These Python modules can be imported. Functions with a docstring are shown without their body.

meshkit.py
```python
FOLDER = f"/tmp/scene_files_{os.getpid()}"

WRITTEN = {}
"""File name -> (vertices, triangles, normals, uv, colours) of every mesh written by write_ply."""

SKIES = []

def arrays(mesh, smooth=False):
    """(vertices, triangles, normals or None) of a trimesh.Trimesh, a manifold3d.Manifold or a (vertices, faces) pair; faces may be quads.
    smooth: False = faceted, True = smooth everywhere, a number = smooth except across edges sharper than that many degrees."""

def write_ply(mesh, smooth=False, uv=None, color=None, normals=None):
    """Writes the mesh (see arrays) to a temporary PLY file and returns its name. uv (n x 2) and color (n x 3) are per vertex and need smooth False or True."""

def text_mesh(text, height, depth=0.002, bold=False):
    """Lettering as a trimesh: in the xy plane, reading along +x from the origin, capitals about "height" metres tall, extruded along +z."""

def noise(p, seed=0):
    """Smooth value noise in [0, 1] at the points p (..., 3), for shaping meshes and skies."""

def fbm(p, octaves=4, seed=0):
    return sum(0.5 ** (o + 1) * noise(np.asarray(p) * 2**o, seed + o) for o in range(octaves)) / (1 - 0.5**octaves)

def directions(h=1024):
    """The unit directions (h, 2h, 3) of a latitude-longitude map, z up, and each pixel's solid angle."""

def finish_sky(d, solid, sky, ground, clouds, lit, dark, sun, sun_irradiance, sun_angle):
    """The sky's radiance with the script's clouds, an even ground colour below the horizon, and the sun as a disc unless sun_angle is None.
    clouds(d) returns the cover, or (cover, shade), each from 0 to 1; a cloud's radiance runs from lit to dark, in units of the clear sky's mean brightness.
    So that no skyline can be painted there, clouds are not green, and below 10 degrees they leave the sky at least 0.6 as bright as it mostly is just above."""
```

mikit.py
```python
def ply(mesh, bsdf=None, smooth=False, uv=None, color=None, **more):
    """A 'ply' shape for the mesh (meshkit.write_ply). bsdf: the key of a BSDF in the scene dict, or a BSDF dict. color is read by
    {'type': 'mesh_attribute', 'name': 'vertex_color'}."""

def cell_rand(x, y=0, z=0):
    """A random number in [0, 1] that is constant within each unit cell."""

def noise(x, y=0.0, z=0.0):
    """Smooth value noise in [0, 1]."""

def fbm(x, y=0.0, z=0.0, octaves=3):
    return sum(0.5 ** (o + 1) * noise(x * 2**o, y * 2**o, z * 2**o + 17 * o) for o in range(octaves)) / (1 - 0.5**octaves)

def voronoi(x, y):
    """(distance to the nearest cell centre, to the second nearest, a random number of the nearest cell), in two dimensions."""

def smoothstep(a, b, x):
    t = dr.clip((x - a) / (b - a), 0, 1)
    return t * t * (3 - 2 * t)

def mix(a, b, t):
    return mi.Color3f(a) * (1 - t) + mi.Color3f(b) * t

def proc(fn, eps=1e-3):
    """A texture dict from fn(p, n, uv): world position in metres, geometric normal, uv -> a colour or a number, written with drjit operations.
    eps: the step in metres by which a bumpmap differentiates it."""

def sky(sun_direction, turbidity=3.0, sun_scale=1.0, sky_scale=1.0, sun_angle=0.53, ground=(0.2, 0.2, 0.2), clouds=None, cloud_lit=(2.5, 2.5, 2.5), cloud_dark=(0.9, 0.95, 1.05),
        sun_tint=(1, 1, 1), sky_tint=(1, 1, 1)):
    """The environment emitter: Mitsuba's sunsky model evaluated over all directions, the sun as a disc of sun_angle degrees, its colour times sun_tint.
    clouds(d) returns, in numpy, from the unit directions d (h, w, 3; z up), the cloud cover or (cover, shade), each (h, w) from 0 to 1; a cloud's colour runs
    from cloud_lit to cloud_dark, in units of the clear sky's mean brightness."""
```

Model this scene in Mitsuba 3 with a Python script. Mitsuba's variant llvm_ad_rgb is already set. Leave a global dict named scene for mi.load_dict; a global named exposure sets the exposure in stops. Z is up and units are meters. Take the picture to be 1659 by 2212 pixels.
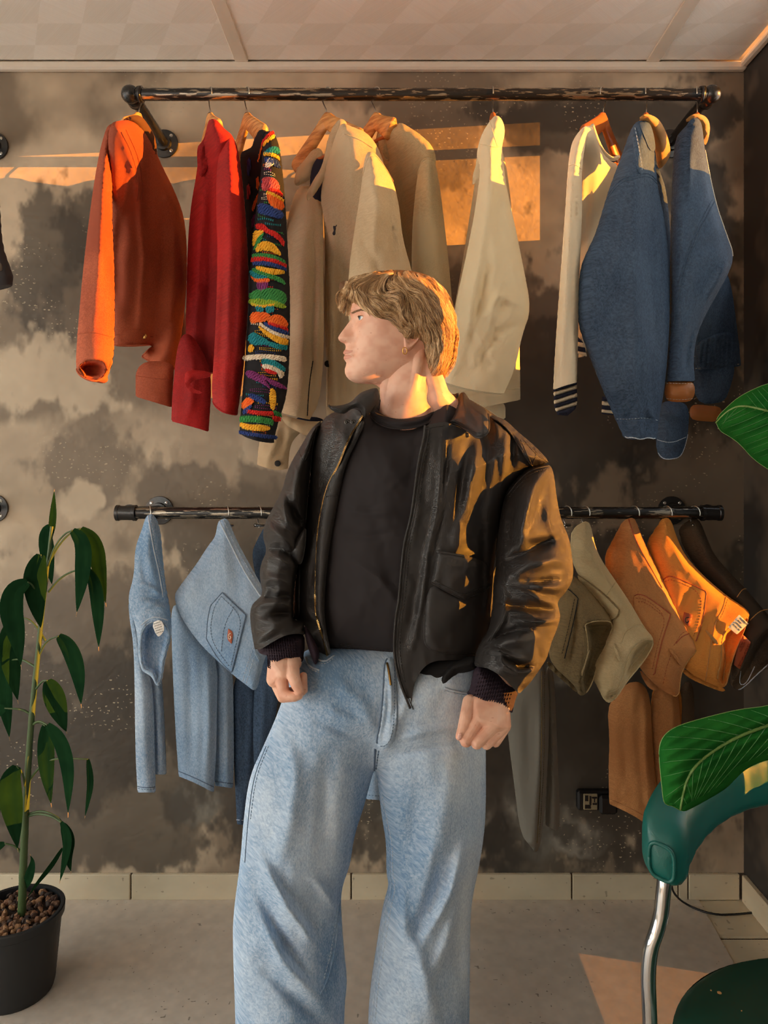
import math, random
import numpy as np, trimesh, manifold3d, shapely, drjit as dr
import mitsuba as mi
import mikit, meshkit
from shapely.geometry import Polygon, LineString
from scipy.spatial import Delaunay, cKDTree
from scipy.interpolate import LinearNDInterpolator
from mikit import noise, fbm, voronoi, cell_rand, smoothstep, mix

scene, labels = {}, {}
T4 = mi.ScalarTransform4f

# ------------------------------------------------------------------ camera, sky, sun, exposure
F, CX, CY, DW, EYE = 1600.0, 850.0, 1000.0, 2.4, 1.41      # focal length and centre in pixels of 1659 x 2212; wall distance; eye height
scene['camera'] = {
    'type': 'perspective', 'fov_axis': 'x', 'fov': 2 * math.degrees(math.atan(829.5 / F)),
    'principal_point_offset_x': (829.5 - CX) / 1659.0, 'principal_point_offset_y': (1106.0 - CY) / 2212.0,
    'near_clip': 0.05, 'far_clip': 100.0,
    'to_world': T4().look_at(origin=[0, -DW, EYE], target=[0, 0, EYE], up=[0, 0, 1])}
SUN_AZ, SUN_EL = math.radians(76), math.radians(3.2)          # azimuth from +y towards -x in which the light travels
SUN = np.array([-math.cos(SUN_EL) * math.sin(SUN_AZ), math.cos(SUN_EL) * math.cos(SUN_AZ), -math.sin(SUN_EL)])
scene['sky'] = mikit.sky(-SUN, turbidity=3.5, sun_scale=0.0, sky_scale=26.0, sky_tint=(.97, 1.0, 1.04), ground=(0.25, 0.24, 0.22),
                         clouds=lambda d: 0.75 + 0 * d[..., 0], cloud_lit=(1.13, 1.16, 1.19), cloud_dark=(0.9, 0.9, 0.9))
scene['sun'] = {'type': 'directional', 'direction': SUN.tolist(), 'irradiance': {'type': 'rgb', 'value': [4.7, 1.68, 0.16]}}
exposure = 1.72

# ------------------------------------------------------------------ naming
used = {}
def numbered(key):
    k = used.get(key, -1) + 1
    used[key] = k
    return key if k == 0 else f'{key}_{k:03d}'

def thing(name, label, cat, group=None):
    key = numbered(name)
    labels[key] = {'label': label, 'category': cat}
    if group: labels[key]['group'] = group
    return key

def put(key, mesh, mat, smooth=True, label=None, kind=None, **kw):
    key = numbered(key)
    scene[key] = mikit.ply(mesh, mat, smooth=smooth, **kw)
    if label or kind: labels.setdefault(key, {})
    if label: labels[key]['label'] = label
    if kind: labels[key]['kind'] = kind
    return key

def part(parent, name, mesh, mat, **kw):
    if name.endswith(('seam', 'edge', 'edge_binding', 'emblem', 'elbow', 'tee', 'end_cap')) and 'color' not in kw and name not in ('elbow', 'tee', 'end_cap'):
        pieces = trimesh.graph.connected_components(mesh.face_adjacency, nodes=np.arange(len(mesh.faces)), min_len=1)
        if len(pieces) > 1:
            for ids in pieces:
                m = trimesh.Trimesh(mesh.vertices, mesh.faces[ids], process=False); m.remove_unreferenced_vertices()
                k = put(parent + '__' + name, m, mat, **kw)
            return k
    if name.endswith(('stitching', 'print', 'lettering', 'mark')): kw.setdefault('kind', 'stuff')
    return put(parent + '__' + name, mesh, mat, **kw)

def struct(name, mesh, mat, label=None, smooth=False):
    return put(name, mesh, mat, smooth=smooth, kind='structure', label=label)

# ------------------------------------------------------------------ geometry helpers
def U(px, py, D):
    """The point at distance D in front of the photograph's viewpoint that stands at this place of the photograph."""
    px, py, D = np.broadcast_arrays(np.asarray(px, float), np.asarray(py, float), np.asarray(D, float))
    return np.stack([(px - CX) * D / F, D - DW, EYE - (py - CY) * D / F], -1)

def P(px, py, D): return U(px, py, D)

def cat(ms): return trimesh.util.concatenate([trimesh.Trimesh(m.vertices, m.faces, process=False) for m in ms])

def box(lo, hi, bev=0.0):
    lo, hi = np.array(lo, float), np.array(hi, float)
    if bev <= 0:
        return trimesh.creation.box(bounds=[lo, hi])
    pts = []
    for s in np.ndindex(2, 2, 2):
        c = np.where(np.array(s) == 1, hi - bev, lo + bev)
        sg = np.where(np.array(s) == 1, 1, -1)
        for k in range(3):
            o = np.zeros(3); o[k] = sg[k] * bev
            pts.append(c + o)
    return trimesh.convex.convex_hull(np.array(pts))

def chaikin(p, n, closed=True):
    p = np.asarray(p, float)
    for _ in range(n):
        q = np.roll(p, -1, 0) if closed else p[1:]
        a = p if closed else p[:-1]
        new = np.stack([.75 * a + .25 * q, .25 * a + .75 * q], 1).reshape(-1, p.shape[1])
        p = new if closed else np.vstack([p[:1], new, p[-1:]])
    return p

def resample(p, step, closed=False):
    p = np.asarray(p, float)
    if closed: p = np.vstack([p, p[:1]])
    s = np.r_[0, np.cumsum(np.linalg.norm(np.diff(p, axis=0), axis=1))]
    n = max(int(round(s[-1] / step)), 4 if closed else 1)
    t = np.linspace(0, s[-1], n + 1)
    q = np.stack([np.interp(t, s, p[:, k]) for k in range(p.shape[1])], 1)
    return q[:-1] if closed else q

def tube(path, r, n=8, cap=True, flat=1.0):
    path = np.asarray(path, float)
    m = len(path)
    r = np.broadcast_to(np.asarray(r, float), (m,))
    t = np.gradient(path, axis=0)
    t /= np.maximum(np.linalg.norm(t, axis=1, keepdims=True), 1e-12)
    a = np.cross(t[0], [0, 0, 1.0] if abs(t[0][2]) < .9 else [1.0, 0, 0]); a /= np.linalg.norm(a)
    V = []
    ang = np.arange(n) * 2 * np.pi / n
    for i in range(m):
        a = a - t[i] * (a @ t[i]); a /= max(np.linalg.norm(a), 1e-12)
        b = np.cross(t[i], a)
        V.append(path[i] + r[i] * (np.cos(ang)[:, None] * a + flat * np.sin(ang)[:, None] * b))
    V = np.vstack(V)
    i, k = np.meshgrid(np.arange(m - 1), np.arange(n), indexing='ij')
    A, B = (i * n + k).ravel(), (i * n + (k + 1) % n).ravel()
    Fc = np.vstack([np.stack([A, B, B + n], 1), np.stack([A, B + n, A + n], 1)])
    if cap:
        V = np.vstack([V, path[:1], path[-1:]])
        k = np.arange(n); e = m * n
        Fc = np.vstack([Fc, np.stack([k * 0 + e, (k + 1) % n, k], 1), np.stack([k * 0 + e + 1, (m - 1) * n + k, (m - 1) * n + (k + 1) % n], 1)])
    return trimesh.Trimesh(V, Fc, process=False)

def lathe(prof, n=40, axis='z', at=(0, 0, 0)):
    """prof: (radius, height) from one end to the other, closed on the axis."""
    prof = np.asarray(prof, float)
    ang = np.arange(n) * 2 * np.pi / n
    V = np.stack([prof[:, None, 0] * np.cos(ang), prof[:, None, 0] * np.sin(ang), prof[:, None, 1] + 0 * ang], -1).reshape(-1, 3)
    m = len(prof)
    i, k = np.meshgrid(np.arange(m - 1), np.arange(n), indexing='ij')
    A, B = (i * n + k).ravel(), (i * n + (k + 1) % n).ravel()
    Fc = np.vstack([np.stack([A, B, B + n], 1), np.stack([A, B + n, A + n], 1)])
    if axis == 'y': V = V[:, [0, 2, 1]] * [1, -1, 1]
    if axis == 'x': V = V[:, [2, 0, 1]]
    return trimesh.Trimesh(V + np.asarray(at), Fc, process=False)

def sstep(a, b, x):
    t = np.clip((x - a) / (b - a), 0, 1)
    return t * t * (3 - 2 * t)

def fb(x, y, seed=0, octaves=3):
    out = 0
    for o in range(octaves):
        out = out + .5 ** (o + 1) * (meshkit.noise(np.stack([x * 2 ** o, y * 2 ** o, 0 * x + 7.3 * seed + 3 * o], -1), seed) - .5)
    return out * 2

def linedist(x, y, line):
    """Distance to a polyline and how far along it (0 to 1) the nearest place is."""
    line = np.asarray(line, float)
    L = np.r_[0, np.cumsum(np.linalg.norm(np.diff(line, axis=0), axis=1))]
    best, along = np.full(x.shape, 1e9), np.zeros(x.shape)
    for i in range(len(line) - 1):
        d = line[i + 1] - line[i]
        t = np.clip(((x - line[i, 0]) * d[0] + (y - line[i, 1]) * d[1]) / (d @ d), 0, 1)
        q = np.hypot(x - line[i, 0] - t * d[0], y - line[i, 1] - t * d[1])
        m = q < best
        best = np.where(m, q, best); along = np.where(m, (L[i] + t * (L[i + 1] - L[i])) / L[-1], along)
    return best, along

def depth_of(D, x, y):
    if callable(D): return D(x, y)
    if np.isscalar(D): return np.full(np.shape(x), float(D))
    ax, ay, da, bx, by, db = D
    t = ((x - ax) * (bx - ax) + (y - ay) * (by - ay)) / ((bx - ax) ** 2 + (by - ay) ** 2)
    return da + np.clip(t, -.4, 1.4) * (db - da)

class Pad:
    """A soft closed body (a sleeve, a panel, a trouser leg): its outline as seen from the front, its distance, its bulge T towards the viewer
    over the rim width R and back * T away from him, with folds (line, width, height) and crumples (x size, y size, height, seed)."""
    def __init__(s, out, D, T, R=None, step=7, folds=(), rough=(), extra=None, back=.7, sm=2, soft=.012, hem=None, lip=.0012, hole=None):
        if hem is not None:                                     # corners of hems stay corners
            o = np.asarray(out, float); a_, b_ = o - np.roll(o, 1, 0), np.roll(o, -1, 0) - o
            cs = (a_ * b_).sum(1) / np.maximum(np.linalg.norm(a_, axis=1) * np.linalg.norm(b_, axis=1), 1e-9)
            out = np.repeat(o, np.where((cs < .5) & (o[:, 1] > o[:, 1].mean()), 2, 1), axis=0)
        ring = resample(chaikin(out, sm), step, True)
        poly = Polygon(ring).buffer(0)
        x0, y0, x1, y1 = poly.bounds
        gx, gy = np.meshgrid(np.arange(x0, x1, step), np.arange(y0, y1, step * .87))
        gx = gx + (np.arange(gx.shape[0]) % 2)[:, None] * step * .5
        g = np.stack([gx.ravel(), gy.ravel()], 1)
        fine = resample(ring, 1.5, True)
        tree = cKDTree(fine)
        g = g[shapely.contains_xy(poly, g[:, 0], g[:, 1])]
        g = g[tree.query(g)[0] > step * .55]
        pts = np.vstack([ring, g]); nb = len(ring)
        tri = Delaunay(pts).simplices
        c = pts[tri].mean(1)
        tri = tri[shapely.contains_xy(poly, c[:, 0], c[:, 1])]
        e = pts[tri]; area = np.cross(e[:, 1] - e[:, 0], e[:, 2] - e[:, 0])
        tri = np.where((area > 0)[:, None], tri, tri[:, ::-1])[np.abs(area) > 1e-3]
        x, y = pts[:, 0], pts[:, 1]
        D0 = depth_of(D, x, y)
        free = np.zeros(len(fine), bool)                       # open ends (hems, cuffs) do not pull the cloth together
        if hem == 'auto':
            t = np.roll(fine, -3, 0) - np.roll(fine, 3, 0)
            t = np.abs(t[:, 0]) / np.maximum(np.hypot(*t.T), 1e-9)
            free = (t > .6) & (fine[:, 1] > y1 - .13 * (y1 - y0) - 8)
        elif hem is not None:
            for ln in hem: free |= linedist(fine[:, 0], fine[:, 1], ln)[0] < 9
        d = cKDTree(fine[~free]).query(pts)[0] * D0 / F
        d = np.where(d < 1e-9, 0, d)
        R = R or max(d.max(), .004)
        dome = np.sqrt(np.maximum(1 - (1 - np.clip(d / R, 0, 1)) ** 2, 0))
        h, tap = T * dome, sstep(0, soft, d)
        for line, w, a in folds:
            q, along = linedist(x, y, line)
            ends = np.sqrt(np.clip(np.sin(np.pi * np.clip(along, .04, .96)), 0, 1)) if len(line) > 1 else 1
            h = h + a * np.exp(-(q / w) ** 2) * ends * tap
        for sx, sy, a, seed in rough:
            h = h + a * fb(x / sx, y / sy, seed) * tap
        if extra is not None: h = h + extra(x, y) * tap
        h = np.where(d > 0, np.maximum(h, .15 * T * dome), 0)
        if hole is not None:                                    # a real hollow, as deep as the cloth allows
            hp_ = Polygon(chaikin(hole, 2)).buffer(0)
            ins = shapely.contains_xy(hp_, x, y)
            q = cKDTree(resample(np.array(hp_.exterior.coords), 1.0)).query(pts)[0]
            h = np.where(ins & (d > 0), h - (h + .5 * back * T * dome) * sstep(0, 9, q), h)
        front = U(x, y, D0 - h)
        bk = U(x, y, D0); bk[:, 1] += back * T * dome + lip
        n = len(pts); i = np.arange(nb); j = (i + 1) % nb
        V = np.vstack([front, bk, front[:nb], bk[:nb]])
        s.mesh = trimesh.Trimesh(V, np.vstack([tri, tri[:, ::-1] + n, np.stack([i, j, i + nb], 1) + 2 * n, np.stack([j, j + nb, i + nb], 1) + 2 * n]), process=False)
        s.ring, s.poly, s.pts, s.D = ring, poly, pts, D0 - h
        s._i = None
    def front(s, x, y):
        if s._i is None:
            s._i = LinearNDInterpolator(s.pts, s.D); s._t = cKDTree(s.pts)
        v = s._i(x, y)
        bad = np.isnan(v)
        if np.any(bad): v = np.where(bad, s.D[s._t.query(np.stack([np.ravel(x), np.ravel(y)], 1))[1]].reshape(np.shape(x)), v)
        return v
    def line(s, pts, lift=.001, step=5, smooth=2):
        q = resample(chaikin(pts, smooth, False), step)
        return U(q[:, 0], q[:, 1], s.front(q[:, 0], q[:, 1]) - lift)
    def on(s, lift=.0): return lambda x, y: s.front(x, y) - lift

def seam(p, pts, r=.0012, lift=.0006, step=5, n=5, smooth=2): return tube(p.line(pts, lift, step, smooth), r, n)

def stitches(p, pts, length=4.0, gap=2.5, r=.0007, lift=.0006):
    q = resample(chaikin(pts, 2, False), .5)
    out, k, per = [], 0, int((length + gap) * 2)
    while k + 2 < len(q):
        c = q[k:k + int(length * 2) + 1:int(max(length, 1))]
        if len(c) > 1: out.append(tube(U(c[:, 0], c[:, 1], p.front(c[:, 0], c[:, 1]) - lift), r, 4))
        k += per
    return cat(out)

def rim(p, a, b, r=.0015, lift=.0, n=5):
    """A cord along the outline of p from near point a to near point b, the short way."""
    ring = p.ring
    i, j = (int(np.argmin(np.hypot(*(ring - np.array(q)).T))) for q in (a, b))
    f = [(i + k) % len(ring) for k in range((j - i) % len(ring) + 1)]
    g = [(i - k) % len(ring) for k in range((i - j) % len(ring) + 1)]
    ids = np.array(f if len(f) < len(g) else g)
    return tube(U(ring[ids, 0], ring[ids, 1], p.D[ids] - lift), r, n)

def ribs(axis, period, amp):
    ax = np.asarray(axis, float); ax /= np.linalg.norm(ax)
    return lambda x, y: amp * (np.abs(np.sin(np.pi * (x * ax[0] + y * ax[1]) / period)) - .6)

def bands(outline, lines):
    """Pieces of an outline cut by straight lines ((x0, y0), (x1, y1)), from top to bottom."""
    poly = [Polygon(outline).buffer(0)]
    for (a, b) in lines:
        a, b = np.array(a, float), np.array(b, float)
        d = (b - a) / np.linalg.norm(b - a)
        cut = LineString([a - d * 500, b + d * 500])
        poly = [g for q in poly for g in shapely.ops.split(q, cut).geoms]
    poly.sort(key=lambda g: g.centroid.y)
    return [np.array(g.exterior.coords)[:-1] for g in poly]
import shapely.ops, shapely.affinity

CREASE = 1.6                                                    # how crumpled the hanging clothes are
def sew(key, name, *a, mat, parent=None, **kw):
    if 'rough' in kw: kw['rough'] = [(x, y, h * CREASE, n) for x, y, h, n in kw['rough']]
    if 'folds' in kw: kw['folds'] = [(l, w, h * (1 + (CREASE - 1) * .7)) for l, w, h in kw['folds']]
    lab = kw.pop('label', None)
    if name in ('sleeve', 'leg', 'body', 'front_panel', 'waistband') : kw.setdefault('hem', 'auto')
    p = Pad(*a, **kw)
    p.key = part(parent or key, name, p.mesh, mat, label=lab)
    return p

def text_on(p, text, origin, right, up, height, lift=.0008):
    """Flat lettering on pad p: origin, right and up in photograph pixels."""
    m = meshkit.text_mesh(text, 1.0, .06)
    v = np.array(m.vertices)
    o, r, u = np.array(origin, float), np.array(right, float), np.array(up, float)
    q = o + v[:, :1] * r * height + v[:, 1:2] * u * height
    d = p.front(q[:, 0], q[:, 1]) - lift * (.3 + v[:, 2] / .06)
    return trimesh.Trimesh(U(q[:, 0], q[:, 1], d), m.faces, process=False)
# ------------------------------------------------------------------ materials
def lin(r, g, b):
    c = np.array([r, g, b]) / 255.0
    return [float(v) for v in np.where(c < .04045, c / 12.92, ((c + .055) / 1.055) ** 2.4)]

def C3(c): return {'type': 'rgb', 'value': [float(v) for v in c]}
def bsdf(name, base, rough=.8, bump=None, bscale=.0003, two=True, **kw):
    inner = {'type': 'principled', 'base_color': base if isinstance(base, dict) else C3(base), 'roughness': rough, **kw}
    if bump is not None: inner = {'type': 'bumpmap', 'arbitrary': bump, 'scale': bscale, 'bsdf': inner}
    scene['mat_' + name] = {'type': 'twosided', 'bsdf': inner} if two else inner
    return 'mat_' + name
def ref(t): return {'type': 'ref', 'id': t}

# shared relief
def weave(p, n, uv):
    return .5 * noise(p.x * 1500, p.y * 1500, p.z * 500) + .5 * noise(p.x * 500, p.y * 500, p.z * 1500)
scene['tex_weave'] = mikit.proc(weave, 3e-4)
def grain(p, n, uv):
    q = p.x + p.y * .7
    a, b, c = voronoi(q * 420 + noise(p.z * 60), p.z * 420)
    return smoothstep(0.0, .35, b - a) * .75 + fbm(p.x * 90, p.y * 90, p.z * 90) * .9
scene['tex_grain'] = mikit.proc(grain, 4e-4)
def plaster(p, n, uv):
    return .6 * fbm(p.x * 75, p.y * 75, p.z * 75, 3) + .5 * fbm(p.x * 18 + 4, p.y * 18, p.z * 30, 2)
scene['tex_plaster'] = mikit.proc(plaster, 1e-3)

# painted wall: patches of several greys and browns laid on with a wide brush, ragged at their edges; the big dark ones at right are partly painted shade
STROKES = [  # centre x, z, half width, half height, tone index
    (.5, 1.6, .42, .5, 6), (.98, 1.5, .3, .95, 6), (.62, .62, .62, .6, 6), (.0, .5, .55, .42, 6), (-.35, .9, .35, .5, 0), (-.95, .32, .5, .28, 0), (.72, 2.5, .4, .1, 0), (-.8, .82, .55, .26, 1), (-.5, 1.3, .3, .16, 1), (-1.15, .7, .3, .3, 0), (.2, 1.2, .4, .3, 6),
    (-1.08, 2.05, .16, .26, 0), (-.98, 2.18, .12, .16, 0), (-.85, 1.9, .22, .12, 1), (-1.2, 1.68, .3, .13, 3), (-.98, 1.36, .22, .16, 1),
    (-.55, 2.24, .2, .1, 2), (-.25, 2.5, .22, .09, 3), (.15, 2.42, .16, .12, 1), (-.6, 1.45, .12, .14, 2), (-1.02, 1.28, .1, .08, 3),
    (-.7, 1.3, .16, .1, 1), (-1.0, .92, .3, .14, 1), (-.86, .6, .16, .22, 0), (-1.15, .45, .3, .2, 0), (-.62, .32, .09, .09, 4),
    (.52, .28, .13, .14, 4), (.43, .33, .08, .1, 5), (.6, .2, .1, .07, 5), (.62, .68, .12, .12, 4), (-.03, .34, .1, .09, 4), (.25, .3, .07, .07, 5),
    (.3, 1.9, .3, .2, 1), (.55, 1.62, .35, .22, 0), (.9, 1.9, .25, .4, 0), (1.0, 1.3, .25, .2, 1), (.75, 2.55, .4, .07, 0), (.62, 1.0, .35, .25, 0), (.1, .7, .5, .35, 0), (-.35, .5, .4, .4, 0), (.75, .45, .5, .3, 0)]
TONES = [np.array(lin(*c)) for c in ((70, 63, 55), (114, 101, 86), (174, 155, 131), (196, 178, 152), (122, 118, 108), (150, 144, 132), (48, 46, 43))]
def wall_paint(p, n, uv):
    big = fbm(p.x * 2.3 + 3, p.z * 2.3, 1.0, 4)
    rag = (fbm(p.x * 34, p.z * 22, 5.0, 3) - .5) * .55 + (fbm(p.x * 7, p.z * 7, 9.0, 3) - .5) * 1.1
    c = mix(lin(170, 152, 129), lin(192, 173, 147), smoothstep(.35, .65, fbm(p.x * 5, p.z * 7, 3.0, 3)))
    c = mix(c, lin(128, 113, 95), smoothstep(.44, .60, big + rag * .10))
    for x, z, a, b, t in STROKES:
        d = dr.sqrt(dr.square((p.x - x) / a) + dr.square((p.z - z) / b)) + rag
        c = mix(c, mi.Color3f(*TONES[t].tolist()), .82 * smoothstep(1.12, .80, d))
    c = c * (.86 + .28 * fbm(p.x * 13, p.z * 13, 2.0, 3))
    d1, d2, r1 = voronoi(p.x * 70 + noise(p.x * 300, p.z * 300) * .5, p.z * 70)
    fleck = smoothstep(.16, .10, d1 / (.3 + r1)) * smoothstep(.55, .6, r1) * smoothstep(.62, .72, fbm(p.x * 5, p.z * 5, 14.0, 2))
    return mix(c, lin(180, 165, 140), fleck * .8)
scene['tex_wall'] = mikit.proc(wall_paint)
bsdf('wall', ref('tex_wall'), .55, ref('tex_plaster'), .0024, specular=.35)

def ceil_tex(p, n, uv):
    s = 7.7
    u, v = p.x * s + p.y * s * .55, p.y * s * 1.15
    k = dr.floor(u) + dr.floor(v)
    odd = k - 2 * dr.floor(k * .5)
    return odd
def ceil_col(p, n, uv):
    odd = ceil_tex(p, n, uv)
    lines = dr.select(odd > .5, noise((p.x + p.y) * 420, 3.0, 0.0), noise((p.x - p.y) * 420, 7.0, 0.0))
    return mix(lin(240, 235, 225), lin(226, 219, 206), odd * .5 + .35 * lines)  # alternating cell tone imitates how the embossing reflects light
def ceil_bump(p, n, uv):
    odd = ceil_tex(p, n, uv)
    return dr.select(odd > .5, dr.sin((p.x + p.y) * 1300), dr.sin((p.x - p.y) * 1300)) * .5
bsdf('ceiling', mikit.proc(ceil_col), .6, mikit.proc(ceil_bump, 4e-4), .0004, specular=.4)

def floor_col(p, n, uv):
    c = mix(lin(178, 166, 150), lin(200, 188, 172), fbm(p.x * 3, p.y * 3, 2.0, 4))
    c = c * (.9 + .2 * fbm(p.x * 40, p.y * 40, 1.0, 3))
    pit = smoothstep(.92, .95, noise(p.x * 110, p.y * 110, 2.0)) * smoothstep(.5, .6, fbm(p.x * 6, p.y * 6, 8.0, 2))
    return mix(c, lin(80, 70, 60), pit * .6)
bsdf('floor', mikit.proc(floor_col), .42, ref('tex_plaster'), .0005, specular=.45)
def tile_col(p, n, uv):
    c = mix(lin(205, 192, 165), lin(186, 173, 147), fbm(p.x * 9, p.y * 9, p.z * 14, 4))
    return mix(c, lin(120, 105, 85), smoothstep(.91, .94, noise(p.x * 70, p.y * 70, p.z * 70)) * .5)
bsdf('tile', mikit.proc(tile_col), .3, specular=.5)
bsdf('grout', lin(78, 66, 54), .9)
bsdf('trim', lin(214, 203, 186), .45)
bsdf('plainwall', lin(232, 228, 220), .8)
bsdf('street', lin(224, 222, 216), .9)
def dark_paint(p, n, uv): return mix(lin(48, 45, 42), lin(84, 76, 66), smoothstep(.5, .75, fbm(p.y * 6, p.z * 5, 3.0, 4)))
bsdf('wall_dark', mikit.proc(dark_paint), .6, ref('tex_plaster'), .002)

def pipe_col(p, n, uv):
    w = fbm(p.x * 26, p.y * 150, p.z * 150, 4)
    return mix(lin(16, 15, 14), lin(168, 158, 142), smoothstep(.55, .62, w))
def pipe_met(p, n, uv): return smoothstep(.55, .62, fbm(p.x * 26, p.y * 150, p.z * 150, 4))
bsdf('pipe', mikit.proc(pipe_col), .3, metallic=mikit.proc(pipe_met), specular=.6)
bsdf('black_iron', lin(20, 20, 21), .28, specular=.7)
bsdf('black_plastic', lin(18, 19, 22), .35)
bsdf('pot', lin(24, 26, 28), .45)
bsdf('steel', lin(205, 203, 198), .18, metallic=1.0)
bsdf('chrome', lin(225, 224, 222), .06, metallic=1.0)
bsdf('brass', lin(190, 150, 88), .25, metallic=1.0)
bsdf('gold', lin(232, 180, 90), .15, metallic=1.0)
bsdf('gunmetal', lin(90, 88, 84), .3, metallic=1.0)
def wood_col(p, n, uv):
    r = fbm(p.x * 30, p.y * 30, p.z * 130, 3)
    return mix(lin(214, 160, 96), lin(176, 116, 60), smoothstep(.3, .75, r))
bsdf('wood', mikit.proc(wood_col), .35, specular=.5)
bsdf('wood_red', lin(168, 92, 40), .35, specular=.5)

bsdf('leather', lin(34, 30, 28), .43, ref('tex_grain'), .0009, specular=.75)
bsdf('leather_lining', lin(9, 8, 9), .85)
bsdf('tee', lin(40, 36, 38), .9, ref('tex_weave'), .0003, sheen=.15)
bsdf('rib', lin(38, 24, 36), .9, ref('tex_weave'), .0004, sheen=.2)

def denim(name, dark, light, seed, fade=.5):
    dk, lt = lin(*dark), lin(*light)
    def f(p, n, uv):
        w = p.x + p.y * .6
        s = noise(w * 900, p.z * 500, seed + .5) * .55 + noise(w * 420, p.z * 260, seed + 2.0) * .35 + fbm(w * 60, p.z * 12, seed + 4.0, 2) * .2
        b = fbm(w * 7, p.z * 4.5, seed + 1.0, 3)
        return mix(dk, lt, dr.clip(s * .9 + (b - .5) * fade * 2.2 - .08, 0, 1))
    return bsdf(name, mikit.proc(f), .85, ref('tex_weave'), .00045, sheen=.1)
denim('denim_light', (104, 138, 172), (206, 219, 230), 1.0, .55)
denim('denim_pale', (92, 124, 158), (170, 190, 208), 3.0, .4)
denim('denim_mid', (28, 46, 70), (80, 104, 130), 5.0, .3)
denim('denim_dark', (24, 36, 60), (70, 88, 118), 7.0, .25)
denim('denim_black', (17, 19, 24), (52, 54, 58), 9.0, .3)
bsdf('thread_pale', lin(196, 190, 176), .8)
bsdf('thread_denim', lin(176, 190, 204), .8)
bsdf('thread_dark', lin(84, 102, 124), .8)

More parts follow.
